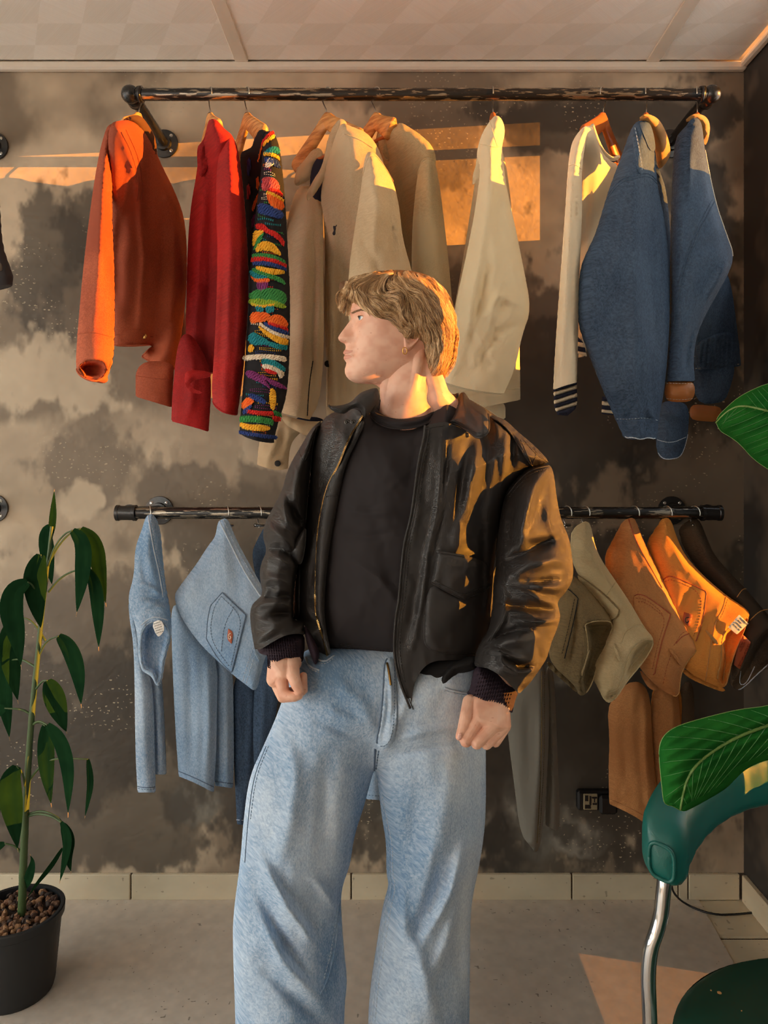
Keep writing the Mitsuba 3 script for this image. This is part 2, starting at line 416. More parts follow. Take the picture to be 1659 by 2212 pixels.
def worn(name, a, b, seed, bump='tex_weave', **kw):
    ca, cb = lin(*a), lin(*b)
    def f(p, n, uv):
        w = p.x + p.y * .6
        return mix(ca, cb, smoothstep(.3, .72, fbm(w * 7, p.z * 5, seed, 3) * .85 + noise(w * 600, p.z * 600, seed) * .18))
    return bsdf(name, mikit.proc(f), .88, ref(bump), .0004, **kw)
worn('duck_orange', (140, 62, 36), (176, 90, 58), 1.0)
worn('suede_red', (122, 10, 12), (164, 22, 20), 2.0, sheen=.8)
worn('duck_tan', (158, 102, 56), (190, 132, 80), 3.0)
worn('duck_amber', (178, 108, 40), (206, 138, 62), 4.0)
worn('twill_khaki', (168, 150, 112), (192, 174, 136), 5.0)
worn('twill_beige', (182, 158, 124), (202, 180, 146), 6.0)
worn('twill_olive', (82, 72, 50), (122, 104, 70), 7.0)
worn('twill_brown', (52, 42, 32), (80, 64, 46), 8.0)
bsdf('twill_grey', lin(122, 118, 108), .88, ref('tex_weave'), .0004)
bsdf('twill_cream', lin(222, 206, 170), .85, ref('tex_weave'), .0004)
bsdf('fleece_cream', lin(226, 210, 180), .9, ref('tex_weave'), .0004, sheen=.3)
bsdf('cord_tan', lin(178, 132, 78), .85, ref('tex_weave'), .0005, sheen=.4)
bsdf('cord_brown', lin(84, 52, 30), .85, ref('tex_weave'), .0005, sheen=.4)
bsdf('leather_tan', lin(156, 96, 48), .5)
bsdf('leather_patch', lin(158, 76, 44), .55)
bsdf('navy', lin(26, 30, 52), .85, ref('tex_weave'), .0004)
bsdf('lining_dark', lin(30, 28, 26), .9)
bsdf('lining_green', lin(128, 122, 100), .9)
bsdf('knit_black', lin(20, 20, 24), .92, ref('tex_weave'), .0008)
for nm, c in dict(red=(206, 40, 34), orange=(232, 108, 36), yellow=(236, 178, 48), green=(58, 138, 70), lime=(142, 172, 50), blue=(44, 66, 128), teal=(28, 132, 142), white=(226, 212, 188), purple=(128, 50, 110), pink=(196, 80, 84)).items():
    bsdf('yarn_' + nm, lin(*c), .9, ref('tex_weave'), .0005)
bsdf('coat_grey', lin(66, 68, 72), .85, ref('tex_weave'), .0004)
bsdf('stencil', lin(150, 136, 108), .7)
bsdf('paper', lin(228, 226, 220), .7)
bsdf('ink', lin(40, 40, 44), .7)
bsdf('red_ink', lin(120, 30, 22), .7)

def skin_col(p, n, uv):
    a = fbm(p.x * 45, p.y * 45, p.z * 45, 3)
    c = mix(lin(228, 182, 156), lin(216, 160, 134), smoothstep(.3, .75, a))
    spot = smoothstep(.9, .93, noise(p.x * 210, p.y * 210, p.z * 210))
    return mix(c, lin(186, 112, 92), spot * .4)
bsdf('skin', mikit.proc(skin_col), .45, specular=.4)
bsdf('lip', lin(204, 142, 120), .45)
bsdf('nail', lin(226, 176, 160), .3)
bsdf('eye_white', lin(225, 222, 220), .12)
bsdf('iris', lin(92, 122, 140), .15)
bsdf('pupil', lin(10, 10, 10), .1)
def hair_col(p, n, uv):
    a = noise(p.x * 260, p.y * 260, p.z * 260)
    return mix(lin(150, 108, 62), lin(214, 172, 116), a)
bsdf('hair', {'type': 'mesh_attribute', 'name': 'vertex_color'}, .42, specular=.6)
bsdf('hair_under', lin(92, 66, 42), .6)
bsdf('brow', lin(116, 84, 56), .7)

def leaf_mat(name, a, b, rough=.3):
    ca, cb = lin(*a), lin(*b)
    scene['mat_' + name] = {'type': 'principledthin', 'base_color': mikit.proc(lambda p, n, uv: mix(ca, cb, fbm(p.x * 22, p.y * 22, p.z * 22, 3))), 'roughness': rough, 'diff_trans': .25, 'spec_trans': 0.0, 'eta': 1.45}
leaf_mat('leaf', (16, 40, 24), (28, 58, 32))
leaf_mat('leaf_big', (22, 84, 36), (44, 112, 42), .25)
bsdf('midrib', lin(108, 140, 76), .4)
bsdf('leaf_vein', lin(58, 116, 54), .4)
bsdf('leaf_dry', lin(176, 140, 92), .7)
bsdf('stem', lin(62, 82, 44), .5)
for i, c in enumerate(((92, 66, 46), (66, 44, 32), (140, 104, 72), (48, 36, 30), (116, 80, 56))): bsdf(f'chip_{i}', lin(*c), .8)
bsdf('soil', lin(40, 30, 24), .95)
bsdf('vinyl', lin(18, 92, 84), .3, ref('tex_grain'), .0003, specular=.6)
bsdf('vinyl_dark', lin(14, 58, 44), .35, ref('tex_grain'), .0003, specular=.5)
# ------------------------------------------------------------------ the room
WX0, WX1, FY, CZ = -3.2, 1.135, -4.6, 2.70
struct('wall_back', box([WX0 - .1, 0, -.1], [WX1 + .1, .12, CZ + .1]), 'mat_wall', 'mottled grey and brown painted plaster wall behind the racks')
def wall_with_hole(lo, hi, axis, a0, a1, z0, z1):
    """A wall slab along the axis with one opening."""
    o = []
    def b(s0, s1, zz0, zz1):
        l, h = list(lo), list(hi); l[axis], h[axis], l[2], h[2] = s0, s1, zz0, zz1
        o.append(box(l, h))
    b(lo[axis], a0, lo[2], hi[2]); b(a1, hi[axis], lo[2], hi[2]); b(a0, a1, lo[2], z0); b(a0, a1, z1, hi[2])
    return cat(o)
T = .14
def rw(y0, y1, z0, z1): return box([WX1, y0, z0], [WX1 + T, y1, z1])  # unseen gaps left between these pieces are shaped to steer the sun
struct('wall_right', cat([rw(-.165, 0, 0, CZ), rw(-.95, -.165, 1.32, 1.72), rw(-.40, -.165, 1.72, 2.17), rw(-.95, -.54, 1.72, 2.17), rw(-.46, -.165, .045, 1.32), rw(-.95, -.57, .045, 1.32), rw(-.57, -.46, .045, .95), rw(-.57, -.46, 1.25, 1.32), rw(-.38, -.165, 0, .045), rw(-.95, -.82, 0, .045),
       rw(-1.12, -.95, 0, .6), rw(-1.302, -1.12, 0, 1.0), rw(-1.302, -1.276, 1.552, 2.56), rw(-1.302, -.165, 2.56, CZ), rw(FY, -1.302, 0, CZ)]), 'mat_wall_dark', 'dark painted side wall at the right edge, unseen gaps further forward added to shape sunlight')
struct('wall_left', wall_with_hole([WX0 - .14, FY, 0], [WX0, 0, CZ], 1, -4.2, -.18, .12, 2.64), 'mat_plainwall', 'side wall with a wide window, outside the picture on the left')
struct('wall_front', wall_with_hole([WX0, FY - .14, 0], [WX1, FY, CZ], 0, -3.0, -1.5, .12, 2.64), 'mat_plainwall', 'shop front with a wide window, behind the camera')
struct('floor', box([WX0, FY, -.12], [WX1, 0, -.006]), 'mat_grout', 'floor with grey screed laid over old tiles')
scr = Polygon([(WX0, FY), (.80, FY), (.957, -.33), (.985, -.0), (WX0, 0)])
put('floor__screed', trimesh.creation.extrude_polygon(scr, .008, engine='earcut').apply_translation([0, 0, -.006]), 'mat_floor', smooth=False, kind='structure')
for j in range(5):
    y1 = -.006 - (.2 if j else 0) - .36 * max(j - 1, 0); y0 = y1 - (.19 if j == 0 else .352)
    put('floor__tile', box([.86, y0, -.1], [WX1 - .004, y1, -.001], .002), 'mat_tile', smooth=False)
# tiled skirting
struct('baseboard_back', box([WX0, -.006, 0], [WX1, 0, .082]), 'mat_grout', 'row of cream skirting tiles along the foot of the back wall')
xs = [-2.98 + .3555 * k for k in range(11)] + [.918, .95]
for a, b in zip(xs, xs[1:] + [1.118]):
    put('baseboard_back__tile', box([a + .0025, -.014, .001], [b - .0025, 0, .083], .002), 'mat_tile', smooth=False)
struct('baseboard_right', box([WX1 - .006, -.42, 0], [WX1, 0, .082]), 'mat_grout')
for a, b in ((-.2, -.02), (-.42, -.204)):
    put('baseboard_right__tile', box([WX1 - .016, a, .001], [WX1, b, .086], .002), 'mat_tile', smooth=False)
# ceiling of large embossed panels between flat strips
struct('ceiling', box([WX0, FY, CZ + .012], [WX1, 0, CZ + .1]), 'mat_trim', 'ceiling of embossed beige panels between flat white strips')
sx = [-3.14, -1.81, -.487, .832, 1.115]
for a, b in zip(sx, sx[1:]):
    for y1, y0 in ((-.03, -2.45), (-2.49, FY + .03)):
        put('ceiling__panel', box([a + .012, y0, CZ], [b - .012, y1, CZ + .012]), 'mat_ceiling', smooth=False)
for x in sx[1:-1]:
    put('ceiling__strip', box([x - .021, FY + .02, CZ - .005], [x + .021, -.022, CZ + .004], .002), 'mat_trim', smooth=False)
struct('trim_1', box([WX0, -.026, CZ - .026], [WX1, -.0005, CZ + .002], .006), 'mat_trim', 'narrow white strip where the back wall meets the ceiling')
struct('trim_2', box([WX1 - .024, FY, CZ - .022], [WX1 - .0005, -.026, CZ + .002], .006), 'mat_trim', 'narrow white strip where the right wall meets the ceiling')
# ground and a pale house outside, seen only as the light that they return
struct('ground', box([-30, -40, -.3], [30, 30, -.13]), 'mat_street', 'street outside')

# ------------------------------------------------------------------ clothes rails of black iron pipe
RD, RR = 2.1, .0168
def flange(key, x, z, n_bolts=4):
    prof = [(.0, .0), (.045, .0), (.046, .003), (.045, .007), (.026, .009), (.024, .02), (.018, .021), (0, .021)]
    k = part(key, 'flange', lathe(prof, 40, 'y', (x, -.0005, z)), 'mat_black_iron', smooth=40)
    for i in range(n_bolts):
        a = math.pi / 4 + i * math.pi / 2
        part(k, 'screw', lathe([(0, 0), (.006, 0), (.0055, .002), (.0025, .0035), (.0018, .0028), (0, .0028)], 14, 'y', (x + .034 * math.cos(a), -.0075, z + .034 * math.sin(a))), 'mat_steel', smooth=40)
def elbow_ball(x, y, z, s):
    m = trimesh.creation.icosphere(3, .0255); m.apply_translation([x, y, z])
    c1 = lathe([(.0, .0), (.0215, .0), (.0225, .004), (.0225, .012), (.0, .013)], 28, 'x', (x - s * .022 - (.013 if s > 0 else 0), y, z))
    c2 = lathe([(.0, .0), (.0225, .0), (.0225, .03), (.0, .031)], 28, 'y', (x, y + .045, z))
    return cat([m, c1, c2])
def rail(label, xa, xb, z, bx, kind):
    key = thing('clothes_rail', label, 'clothes rail')
    y = RD - DW
    part(key, 'bar', tube(np.array([[x, y, z] for x in np.linspace(xa, xb, 40)]), RR, 24), 'mat_pipe')
    for i, x in enumerate(bx):
        part(key, 'bracket', tube(np.array([[x, y + .01, z], [x, y * .5, z - .006], [x, -.012, z - .012]]), RR * (1 if kind == 'elbow' else .98), 20), 'mat_black_iron')
        flange(key, x, z - .012)
    if kind == 'elbow':
        part(key, 'elbow', elbow_ball(xa, y, z, -1), 'mat_black_iron'); part(key, 'elbow', elbow_ball(xb, y, z, 1), 'mat_black_iron')
    else:
        for x, s in ((xa, -1), (xb, 1)):
            prof = [(0, 0), (.019, .0), (.0205, .004), (.0195, .008), (.0195, .028), (.015, .04), (.008, .046), (0, .047)]
            m = lathe([(r, h * s - .012 * s) for r, h in prof], 28, 'x', (x, y, z)); part(key, 'end_cap', m, 'mat_black_iron', smooth=40)
        for x in bx:
            part(key, 'tee', cat([lathe([(0, -.028), (.0225, -.028), (.0225, -.02), (.0205, -.018), (.0205, .018), (.0225, .02), (.0225, .028), (0, .028)], 28, 'x', (x, y, z)),
                                  lathe([(0, 0), (.0205, 0), (.0225, .004), (.0225, .012), (0, .012)], 28, 'y', (x, y + .032, z))]), 'mat_black_iron', smooth=40)
    return key
XR = lambda px, D=RD: (px - CX) * D / F
ZR = lambda py, D=RD: EYE - (py - CY) * D / F
Z1, Z2 = ZR(204), ZR(1108)
rail1 = rail('upper black iron pipe clothes rail carrying jackets and sweaters', XR(282), XR(1537), Z1, (-.742, .895), 'elbow')
rail2 = rail('lower black iron pipe clothes rail carrying jeans and trousers', XR(278), XR(1528), Z2, (-.757, .9), 'cap')
for lab, z in (('upper pipe clothes rail running off the left edge of the photo', 2.434), ('lower pipe clothes rail running off the left edge of the photo', 1.263)):
    key = thing('clothes_rail', lab, 'clothes rail')
    x = -1.292; y = RD - DW
    flange(key, x, z)
    part(key, 'bracket', tube(np.array([[x, -.01, z], [x - .004, y * .5, z + .004], [x - .008, y, z + .01]]), RR, 20), 'mat_black_iron')
    part(key, 'bar', tube(np.array([[x - .02, y, z + .01], [x - 1.6, y, z + .01]]), RR, 20), 'mat_pipe')
    part(key, 'elbow', elbow_ball(x - .008, y, z + .01, 1), 'mat_black_iron')
# black power socket at the foot of the wall
k = thing('power_socket', 'black power socket box with pale stencilled marks low on the back wall', 'socket')
part(k, 'box', box([.59, -.03, .296], [.715, 0, .358], .006), 'mat_black_plastic', smooth=False)
part(k, 'plate', box([.607, -.034, .301], [.652, -.029, .352], .002), 'mat_stencil', smooth=False)
for a, b, c, d in ((.612, .33, .622, .348), (.626, .318, .632, .346), (.634, .338, .65, .344), (.636, .318, .65, .324), (.64, .326, .644, .342), (.612, .306, .63, .318)):
    part(k, 'stencil_mark', box([a, -.0352, b], [c, -.0338, d]), 'mat_black_plastic', smooth=False)
part(k, 'module', box([.655, -.05, .291], [.713, -.03, .352], .008), 'mat_black_plastic', smooth=False)

# ------------------------------------------------------------------ hangers
def hook_wire(x, z, drop, yaw):
    c, s = math.sin(yaw), -math.cos(yaw)
    pts = [(0.02 * math.cos(a) , .0195 * math.sin(a)) for a in np.linspace(math.radians(-20), math.radians(190), 18)]
    pts = [(p[0], p[1]) for p in pts][::-1]
    pts = [(u, v) for u, v in pts[::-1]] + [(-.018, -.012), (-.006, -.034), (0, -.045), (0, -drop)]
    return tube(np.array([[x + u * c, RD - DW + u * s, z + v] for u, v in chaikin(pts, 2, False)]), .0017, 7)
def hanger(px, yaw, label, mat='mat_wood', half=.1):
    key = thing('wooden_hanger', label, 'hanger', 'wooden hangers on the upper rail')
    x, yaw = XR(px), math.radians(yaw)
    part(key, 'hook', hook_wire(x, Z1, .066, yaw), 'mat_steel', label='bent steel wire hook')
    s = np.linspace(-1, 1, 41)
    lat, zz = half * s, Z1 - .078 - .15 * np.abs(s * half / .205) ** 1.12 + .006 * np.exp(-(s / .12) ** 2)
    y = RD - DW - .03 * 0
    path = np.stack([x + lat * math.sin(yaw), y - lat * math.cos(yaw), zz], 1)
    r = .0105 + .0055 * np.abs(s) ** 2 - .004 * sstep(.93, 1, np.abs(s))
    part(key, 'shoulders', tube(path, r, 14, flat=2.1), mat)
    part(key, 'bar', tube(path[[4, 36]] - [0, 0, .02], .0055, 10), 'mat_wood_red')
    return key
def clip_hanger(px, label):
    key = thing('trouser_hanger', label, 'hanger', 'trouser hangers on the lower rail')
    x = XR(px)
    part(key, 'hook', hook_wire(x, Z2, .03, .5), 'mat_steel')
    part(key, 'bar', tube(np.array([[x - .01, RD - DW - .012, Z2 - .034], [x + .012, RD - DW + .02, Z2 - .036]]), .0045, 10), 'mat_steel')
HW = 'wooden hanger on the upper rail holding the '
for px, yaw, what, m in ((300, 0, 'rust orange canvas jacket', 'mat_wood'), (454, 26, 'red suede jacket', 'mat_wood'), (533, 30, 'black multicoloured knit sweater', 'mat_wood'),
                         (705, 45, 'beige zip jacket with open collar', 'mat_wood'), (811, 42, 'khaki jacket behind the beige one', 'mat_wood'), (1065, -6, 'cream jacket seen edge-on', 'mat_wood_red'),
                         (1303, -38, 'cream sweatshirt with striped cuffs', 'mat_wood_red'), (1396, -24, 'denim jacket with corduroy collar', 'mat_wood_red'), (1506, -25, 'dark denim jacket with tan cuffs', 'mat_wood_red')):
    hanger(px, yaw, HW + what, m, {533: .14, 705: .14, 811: .07, 1303: .13}.get(px, .10))
# ------------------------------------------------------------------ garments on the upper rail
def pts(s): return [tuple(float(v) for v in q.split(',')) for q in s.split()]

# rust orange canvas jacket with a brown corduroy collar
k = thing('canvas_jacket', 'rust orange canvas jacket with brown corduroy collar, leftmost on the upper rail', 'jacket')
Dj = (236, 400, 1.93, 400, 500, 2.24)
b = sew(k, 'body', pts('232,268 264,258 300,262 332,300 338,336 382,422 401,485 404,603 392,721 376,798 345,792 327,784 305,770 318,758 329,748 322,742 242,746 242,563 236,367'), Dj, .07, .09, mat='mat_duck_orange',
        folds=[(pts('258,280 300,400 312,560 300,740'), 8, .012), (pts('330,340 350,480 345,640 330,780'), 14, -.012), (pts('380,480 378,600 365,760'), 10, .012), (pts('262,470 250,560 252,650'), 12, -.02), (pts('290,330 262,470'), 6, .006), (pts('340,450 372,420'), 8, .006)], rough=[(60, 130, .008, 1), (18, 40, .003, 2)])
part(b.key, 'placket_seam', cat([seam(b, pts('262,285 285,330 300,390 296,435')), seam(b, pts('272,280 300,340 309,400 304,440'))]), 'mat_duck_orange')
part(b.key, 'hem_seam', seam(b, pts('243,724 300,722 330,728')), 'mat_duck_orange')
tab = sew(k, 'waist_tab', pts('263,712 322,714 326,726 320,740 263,740'), b.on(.001), .004, .006, mat='mat_duck_orange', parent=b.key, back=0)
part(b.key, 'button', lathe([(0, 0), (.008, 0), (.009, .002), (.007, .004), (0, .0045)], 20, 'y', P(312, 726, tab.front(np.array(312.), np.array(726.)))), 'mat_brass')
part(b.key, 'hem_edge', rim(b, (242, 746), (376, 798), .0022), 'mat_duck_orange')
s = sew(k, 'sleeve', pts('228,280 236,268 250,266 246,285 240,327 238,445 243,560 245,640 244,725 241,778 232,806 218,822 195,824 172,812 163,795 167,721 181,563 201,406 215,327'), (230, 280, 1.9, 200, 800, 1.86), .055, None, mat='mat_duck_orange',
        hole=pts('168,795 180,782 200,778 222,782 230,797 224,812 206,820 184,816'), back=1.0, folds=[(pts('232,300 222,450 205,700'), 9, .006), (pts('236,500 228,640'), 6, -.006)], rough=[(40, 140, .006, 3), (14, 40, .002, 4)])
part(s.key, 'cuff_seam', seam(s, pts('167,722 200,716 243,728')), 'mat_duck_orange')
cu = sew(k, 'cuff_opening', pts('168,795 180,782 200,778 222,782 230,797 224,812 206,820 184,816'), s.on(.0010), .0006, .003, mat='mat_duck_orange', parent=s.key, back=0)
part(s.key, 'cuff_edge', rim(s, (163, 795), (241, 778), .0024), 'mat_duck_orange')
fs = sew(k, 'sleeve', pts('293,780 376,780 374,815 370,880 330,868 293,857'), 2.22, .03, mat='mat_duck_orange', rough=[(20, 30, .004, 5)])
part(fs.key, 'cuff_seam', seam(fs, pts('293,812 340,818 373,820')), 'mat_duck_orange')
co = sew(k, 'collar', pts('262,262 275,252 289,248 307,250 327,280 336,300 339,336 331,330 303,297 287,268 274,262'), (265, 260, 1.86, 338, 330, 2.0), .02, .02, mat='mat_cord_brown', label='brown corduroy collar')

# red suede jacket
k = thing('suede_jacket', 'bright red suede jacket, second from the left on the upper rail', 'jacket')
Dj = (500, 300, 1.9, 405, 500, 2.18)
sew(k, 'sleeve', pts('384,733 408,715 440,760 458,815 450,933 430,926 370,910 372,850'), 2.2, .03, mat='mat_suede_red', folds=[(pts('420,760 410,900'), 10, .008)], rough=[(25, 60, .005, 6)])
b = sew(k, 'body', pts('449,262 456,256 468,258 486,280 504,292 519,347 531,485 533,640 500,800 458,806 430,800 401,800 401,721 405,524 413,438 425,375 431,312 441,300'), Dj, .06, .08, mat='mat_suede_red',
        folds=[(pts('444,380 428,560 415,790'), 8, .014), (pts('462,370 455,600 440,800'), 9, -.014), (pts('475,320 474,560 462,800'), 9, .012), (pts('418,450 412,640'), 6, -.012)], rough=[(30, 160, .008, 7), (14, 60, .003, 8)])
sew(k, 'hem_fold', pts('402,798 456,802 456,815 430,818 408,826 416,840 438,846 436,852 412,848 400,832 398,815'), 2.02, .012, mat='mat_suede_red', folds=[(pts('408,815 412,838 436,846'), 5, .006)])
s = sew(k, 'sleeve', pts('488,292 506,294 519,347 532,485 538,642 524,812 512,896 496,894 476,888 455,868 463,760 471,563 466,420 470,340'), (500, 300, 1.9, 500, 880, 1.9), .05, mat='mat_suede_red',
        folds=[(pts('500,330 498,560 486,860'), 10, .012), (pts('480,420 482,620 470,850'), 7, -.012), (pts('520,500 515,700 506,870'), 6, .006)], rough=[(24, 150, .008, 9), (12, 50, .003, 10)])
part(s.key, 'cuff_edge', rim(s, (455, 868), (512, 896), .0022), 'mat_suede_red')
sew(k, 'collar', pts('441,300 449,262 458,256 472,262 466,284 452,330 450,362 435,386 427,370 425,318 433,310'), (455, 260, 1.90, 430, 380, 1.97), .016, .014, mat='mat_suede_red', folds=[(pts('455,275 444,330 436,372'), 5, -.01)])

# black sweater with raised multicoloured knitting
k = thing('knit_sweater', 'black knit sweater with raised multicoloured yarn patterns, beside the red suede jacket', 'sweater')
b = sew(k, 'body', pts('517,330 532,324 547,316 553,292 560,279 577,281 600,320 622,520 628,650 624,850 600,905 530,880 532,700 531,500 522,390'), (585, 300, 1.93, 522, 420, 2.15), .05, .07, mat='mat_knit_black', rough=[(20, 60, .006, 11)])
sew(k, 'neckband', pts('543,322 549,300 556,282 563,276 572,279 562,300 557,322 551,334'), (560, 280, 1.99, 548, 330, 2.03), .014, .012, mat='mat_navy', parent=b.key, extra=ribs((1, .3), 6, .002))
s = sew(k, 'sleeve', pts('571,284 586,282 600,300 608,347 616,440 620,520 627,642 624,799 618,858 606,895 598,920 590,957 565,955 545,950 520,940 517,928 523,858 531,760 538,662 541,563 551,465 562,390 567,330'), (580, 300, 1.9, 560, 950, 1.88), .055, mat='mat_knit_black', rough=[(26, 40, .006, 12), (7, 7, .0025, 13)])
def yarn(col, o, h=.005, fringe=None, base=None):
    """A raised patch of coloured yarn: a soft ground with loops of yarn laid across it at right angles to the direction fringe."""
    base = base or s
    if isinstance(o, str): o = pts(o)
    pl_ = Polygon(chaikin(o, 2)).buffer(0); pl_ = shapely.affinity.scale(pl_, 1.16, 1.2)
    if pl_.geom_type != 'Polygon': pl_ = max(pl_.geoms, key=lambda g: g.area)
    p = Pad(np.array(pl_.exterior.coords)[:-1:2], base.on(-.001), h, .005, step=2.6, sm=0, soft=.001, back=0)
    ax = np.array(fringe or (1, .25), float); ax /= np.linalg.norm(ax); dr_ = np.array([-ax[1], ax[0]])
    c = np.array(pl_.centroid.coords[0]); ms = [p.mesh]; rl = random.Random(int(c[0] * 13 + c[1]))
    for k_ in np.arange(-40, 40, 2.7):
        g = LineString([c + ax * k_ - dr_ * 60, c + ax * k_ + dr_ * 60]).intersection(pl_)
        for q in (getattr(g, 'geoms', None) or [g]):
            if q.length < 3: continue
            q0, q1 = np.array(q.coords[0]), np.array(q.coords[-1]); q1 = q1 + (q1 - q0) / np.linalg.norm(q1 - q0) * rl.uniform(-.5, 1.5)
            l = np.linspace(0, 1, 6); xy = q0 + (q1 - q0) * l[:, None] + ax * (.5 * np.sin(l * 6 + k_))[:, None]
            d = base.front(xy[:, 0], xy[:, 1]) - h * .8 - .0022 * np.sin(np.pi * l)
            ms.append(tube(U(xy[:, 0], xy[:, 1], d), .0016, 5))
    part(base.key, 'yarn_patch', cat(ms), 'mat_yarn_' + col, kind='stuff')
def arc(x0, y0, x1, y1, bow, w, n=8):
    t = np.linspace(0, 1, n)
    mid = np.stack([x0 + (x1 - x0) * t, y0 + (y1 - y0) * t + bow * 4 * t * (1 - t)], 1)
    return [tuple(q) for q in mid - [0, w / 2]] + [tuple(q) for q in (mid + [0, w / 2])[::-1]]
for col, o, fr in [('red', arc(566, 310, 590, 288, -5, 6), None), ('yellow', arc(570, 312, 592, 296, -3, 7), (1, .6)), ('teal', '573,328 582,320 594,317 602,322 603,332 590,329 575,331', (1, .2)), ('yellow', arc(571, 334, 602, 342, -4, 6), (1, 0)), ('blue', '572,340 600,346 605,364 592,356 575,352', (1, 0)),
                   ('white', '574,352 584,341 592,352 588,357 576,362', (.8, 1)), ('pink', '568,388 576,384 592,386 602,400 600,410 585,406 568,412', (1, .5)), ('red', '578,410 590,406 604,412 611,424 600,420 586,414', (1, 0)), ('yellow', '577,414 590,416 612,430 611,436 590,422 578,420', (1, .2)),
                   ('orange', '578,420 590,424 611,436 612,448 602,452 588,446 580,432', (1, -.1)), ('blue', '561,440 580,444 608,456 609,472 580,464 560,460', (1, 1)), ('red', '556,487 572,487 580,498 592,500 604,510 612,522 608,530 598,514 576,503 556,495', (1, .2)),
                   ('yellow', '549,502 570,498 571,503 558,512 551,530 548,528 549,512', (.5, 1)), ('green', '571,503 566,515 552,540 550,532 557,514', (1, 1)), ('yellow', '556,532 570,522 588,526 600,540 606,552 590,544 570,538 556,546', (.9, .5)), ('green', arc(549, 554, 612, 566, -6, 7), (1, 0)),
                   ('red', arc(547, 562, 614, 574, -7, 9), (1, .1)), ('blue', arc(550, 570, 614, 581, -5, 7), (1, 0)), ('yellow', '556,575 580,580 612,584 610,590 596,592 578,590 558,584', (1, 0)), ('green', '548,580 580,592 606,600 614,614 600,606 570,596 550,588', (1, .6)),
                   ('teal', '540,588 546,584 556,592 574,594 578,598 560,602 548,598', (1, .3)), ('orange', '541,594 552,603 568,600 580,602 578,610 560,612 548,604', (1, 0)), ('purple', '555,610 578,606 577,620 564,630 558,624', (1, -.1)),
                   ('green', '544,634 566,624 596,626 614,636 612,656 590,650 560,646 542,644', (1, .8)), ('lime', '541,648 560,646 580,648 600,650 618,664 600,664 580,656 560,662 544,656', (1, .3)), ('yellow', arc(546, 656, 590, 656, 5, 5), (1, 0)), ('teal', '552,660 566,658 570,672 556,674', (1, .5)), ('teal', '574,660 590,660 592,672 576,676', (1, .5)),
                   ('orange', '543,678 562,674 584,680 574,694 556,694 544,698', (.7, .9)), ('orange', '578,696 588,682 606,682 618,694 620,706 600,702', (.9, .6)), ('red', arc(582, 700, 620, 712, -2, 6), (1, 0)), ('blue', arc(574, 700, 621, 718, 2, 7), (1, 0)), ('white', arc(564, 700, 621, 726, 5, 6), (1, .1)), ('yellow', '558,704 570,712 596,726 621,732 616,744 596,738 574,722', (1, .1)),
                   ('teal', '537,730 548,718 560,726 574,732 578,740 560,744 545,742', (.8, .6)), ('teal', arc(576, 740, 618, 750, 2, 8), (1, .3)), ('yellow', '536,748 546,744 548,756 538,762', (1, 0)), ('white', arc(531, 774, 612, 776, -4, 9), (1, .9)), ('teal', '567,778 580,774 600,784 616,796 610,802 592,790 570,788', (1, .3)),
                   ('white', '570,788 590,790 606,800 612,806 604,818 598,804 580,798 570,796', (1, -.1)), ('red', '572,797 584,798 598,806 596,808 580,806', (1, 1)), ('purple', '534,802 556,806 574,824 584,842 570,828 550,820 536,814', (.8, .7)), ('purple', '562,806 580,818 606,828 620,840 604,836 580,826', (.8, .7)),
                   ('yellow', '584,846 590,842 596,852 594,878 588,884 583,868', (.3, 1)), ('blue', '540,850 560,856 574,866 570,872 552,864 540,860', (.9, .5)), ('orange', '524,866 540,858 549,866 540,876 524,884', (.8, .7)), ('blue', '526,884 546,872 540,886 525,896', (1, -.4)), ('red', arc(537, 888, 588, 892, 2, 7), (1, .2)), ('green', '590,886 606,892 608,900 592,896', (1, 0)),
                   ('red', '590,898 607,901 604,910 589,908', (1, .3)), ('green', arc(522, 906, 586, 912, -3, 11), (1, .2)), ('yellow', '520,912 540,918 566,918 582,924 570,930 548,928 526,926', (.9, .5)), ('blue', arc(521, 934, 594, 944, 1, 6), (1, 0))]:
    yarn(col, o, fringe=fr)
rl = random.Random(4)
for yy in range(346, 940, 9):
    xl = np.interp(yy, [340, 450, 560, 660, 760, 860, 940], [570, 556, 546, 544, 536, 528, 524]); xr_ = np.interp(yy, [340, 450, 560, 660, 760, 860, 940], [603, 615, 618, 622, 620, 612, 590])
    a_, w_ = rl.uniform(.0, .45), rl.uniform(.25, .6)
    xa, xb = xl + (xr_ - xl) * a_, xl + (xr_ - xl) * min(a_ + w_, 1)
    row = [stitches(s, [(xa, yy + j * 3), ((xa + xb) / 2, yy + j * 3 + rl.uniform(-3, 4)), (xb, yy + j * 3 + 4)], 2.2, 2.4, .0012, .001) for j in range(2) if xb - xa > 9]
    if row: part(s.key, 'stitch_row', cat(row), 'mat_yarn_' + rl.choice(['orange', 'purple', 'blue', 'green', 'white', 'teal', 'red', 'yellow']), kind='stuff')
for col, o in (('orange', '557,345 565,312 567,318 558,348'), ('pink', '533,404 539,398 540,420 534,432'), ('orange', '553,388 558,382 560,400 555,412'), ('orange', '543,450 556,420 560,420 548,455'), ('blue', '536,340 542,350 538,380 533,370'), ('purple', '545,470 551,462 549,486 543,492')):
    yarn(col, o, .004, (1, 0), b)

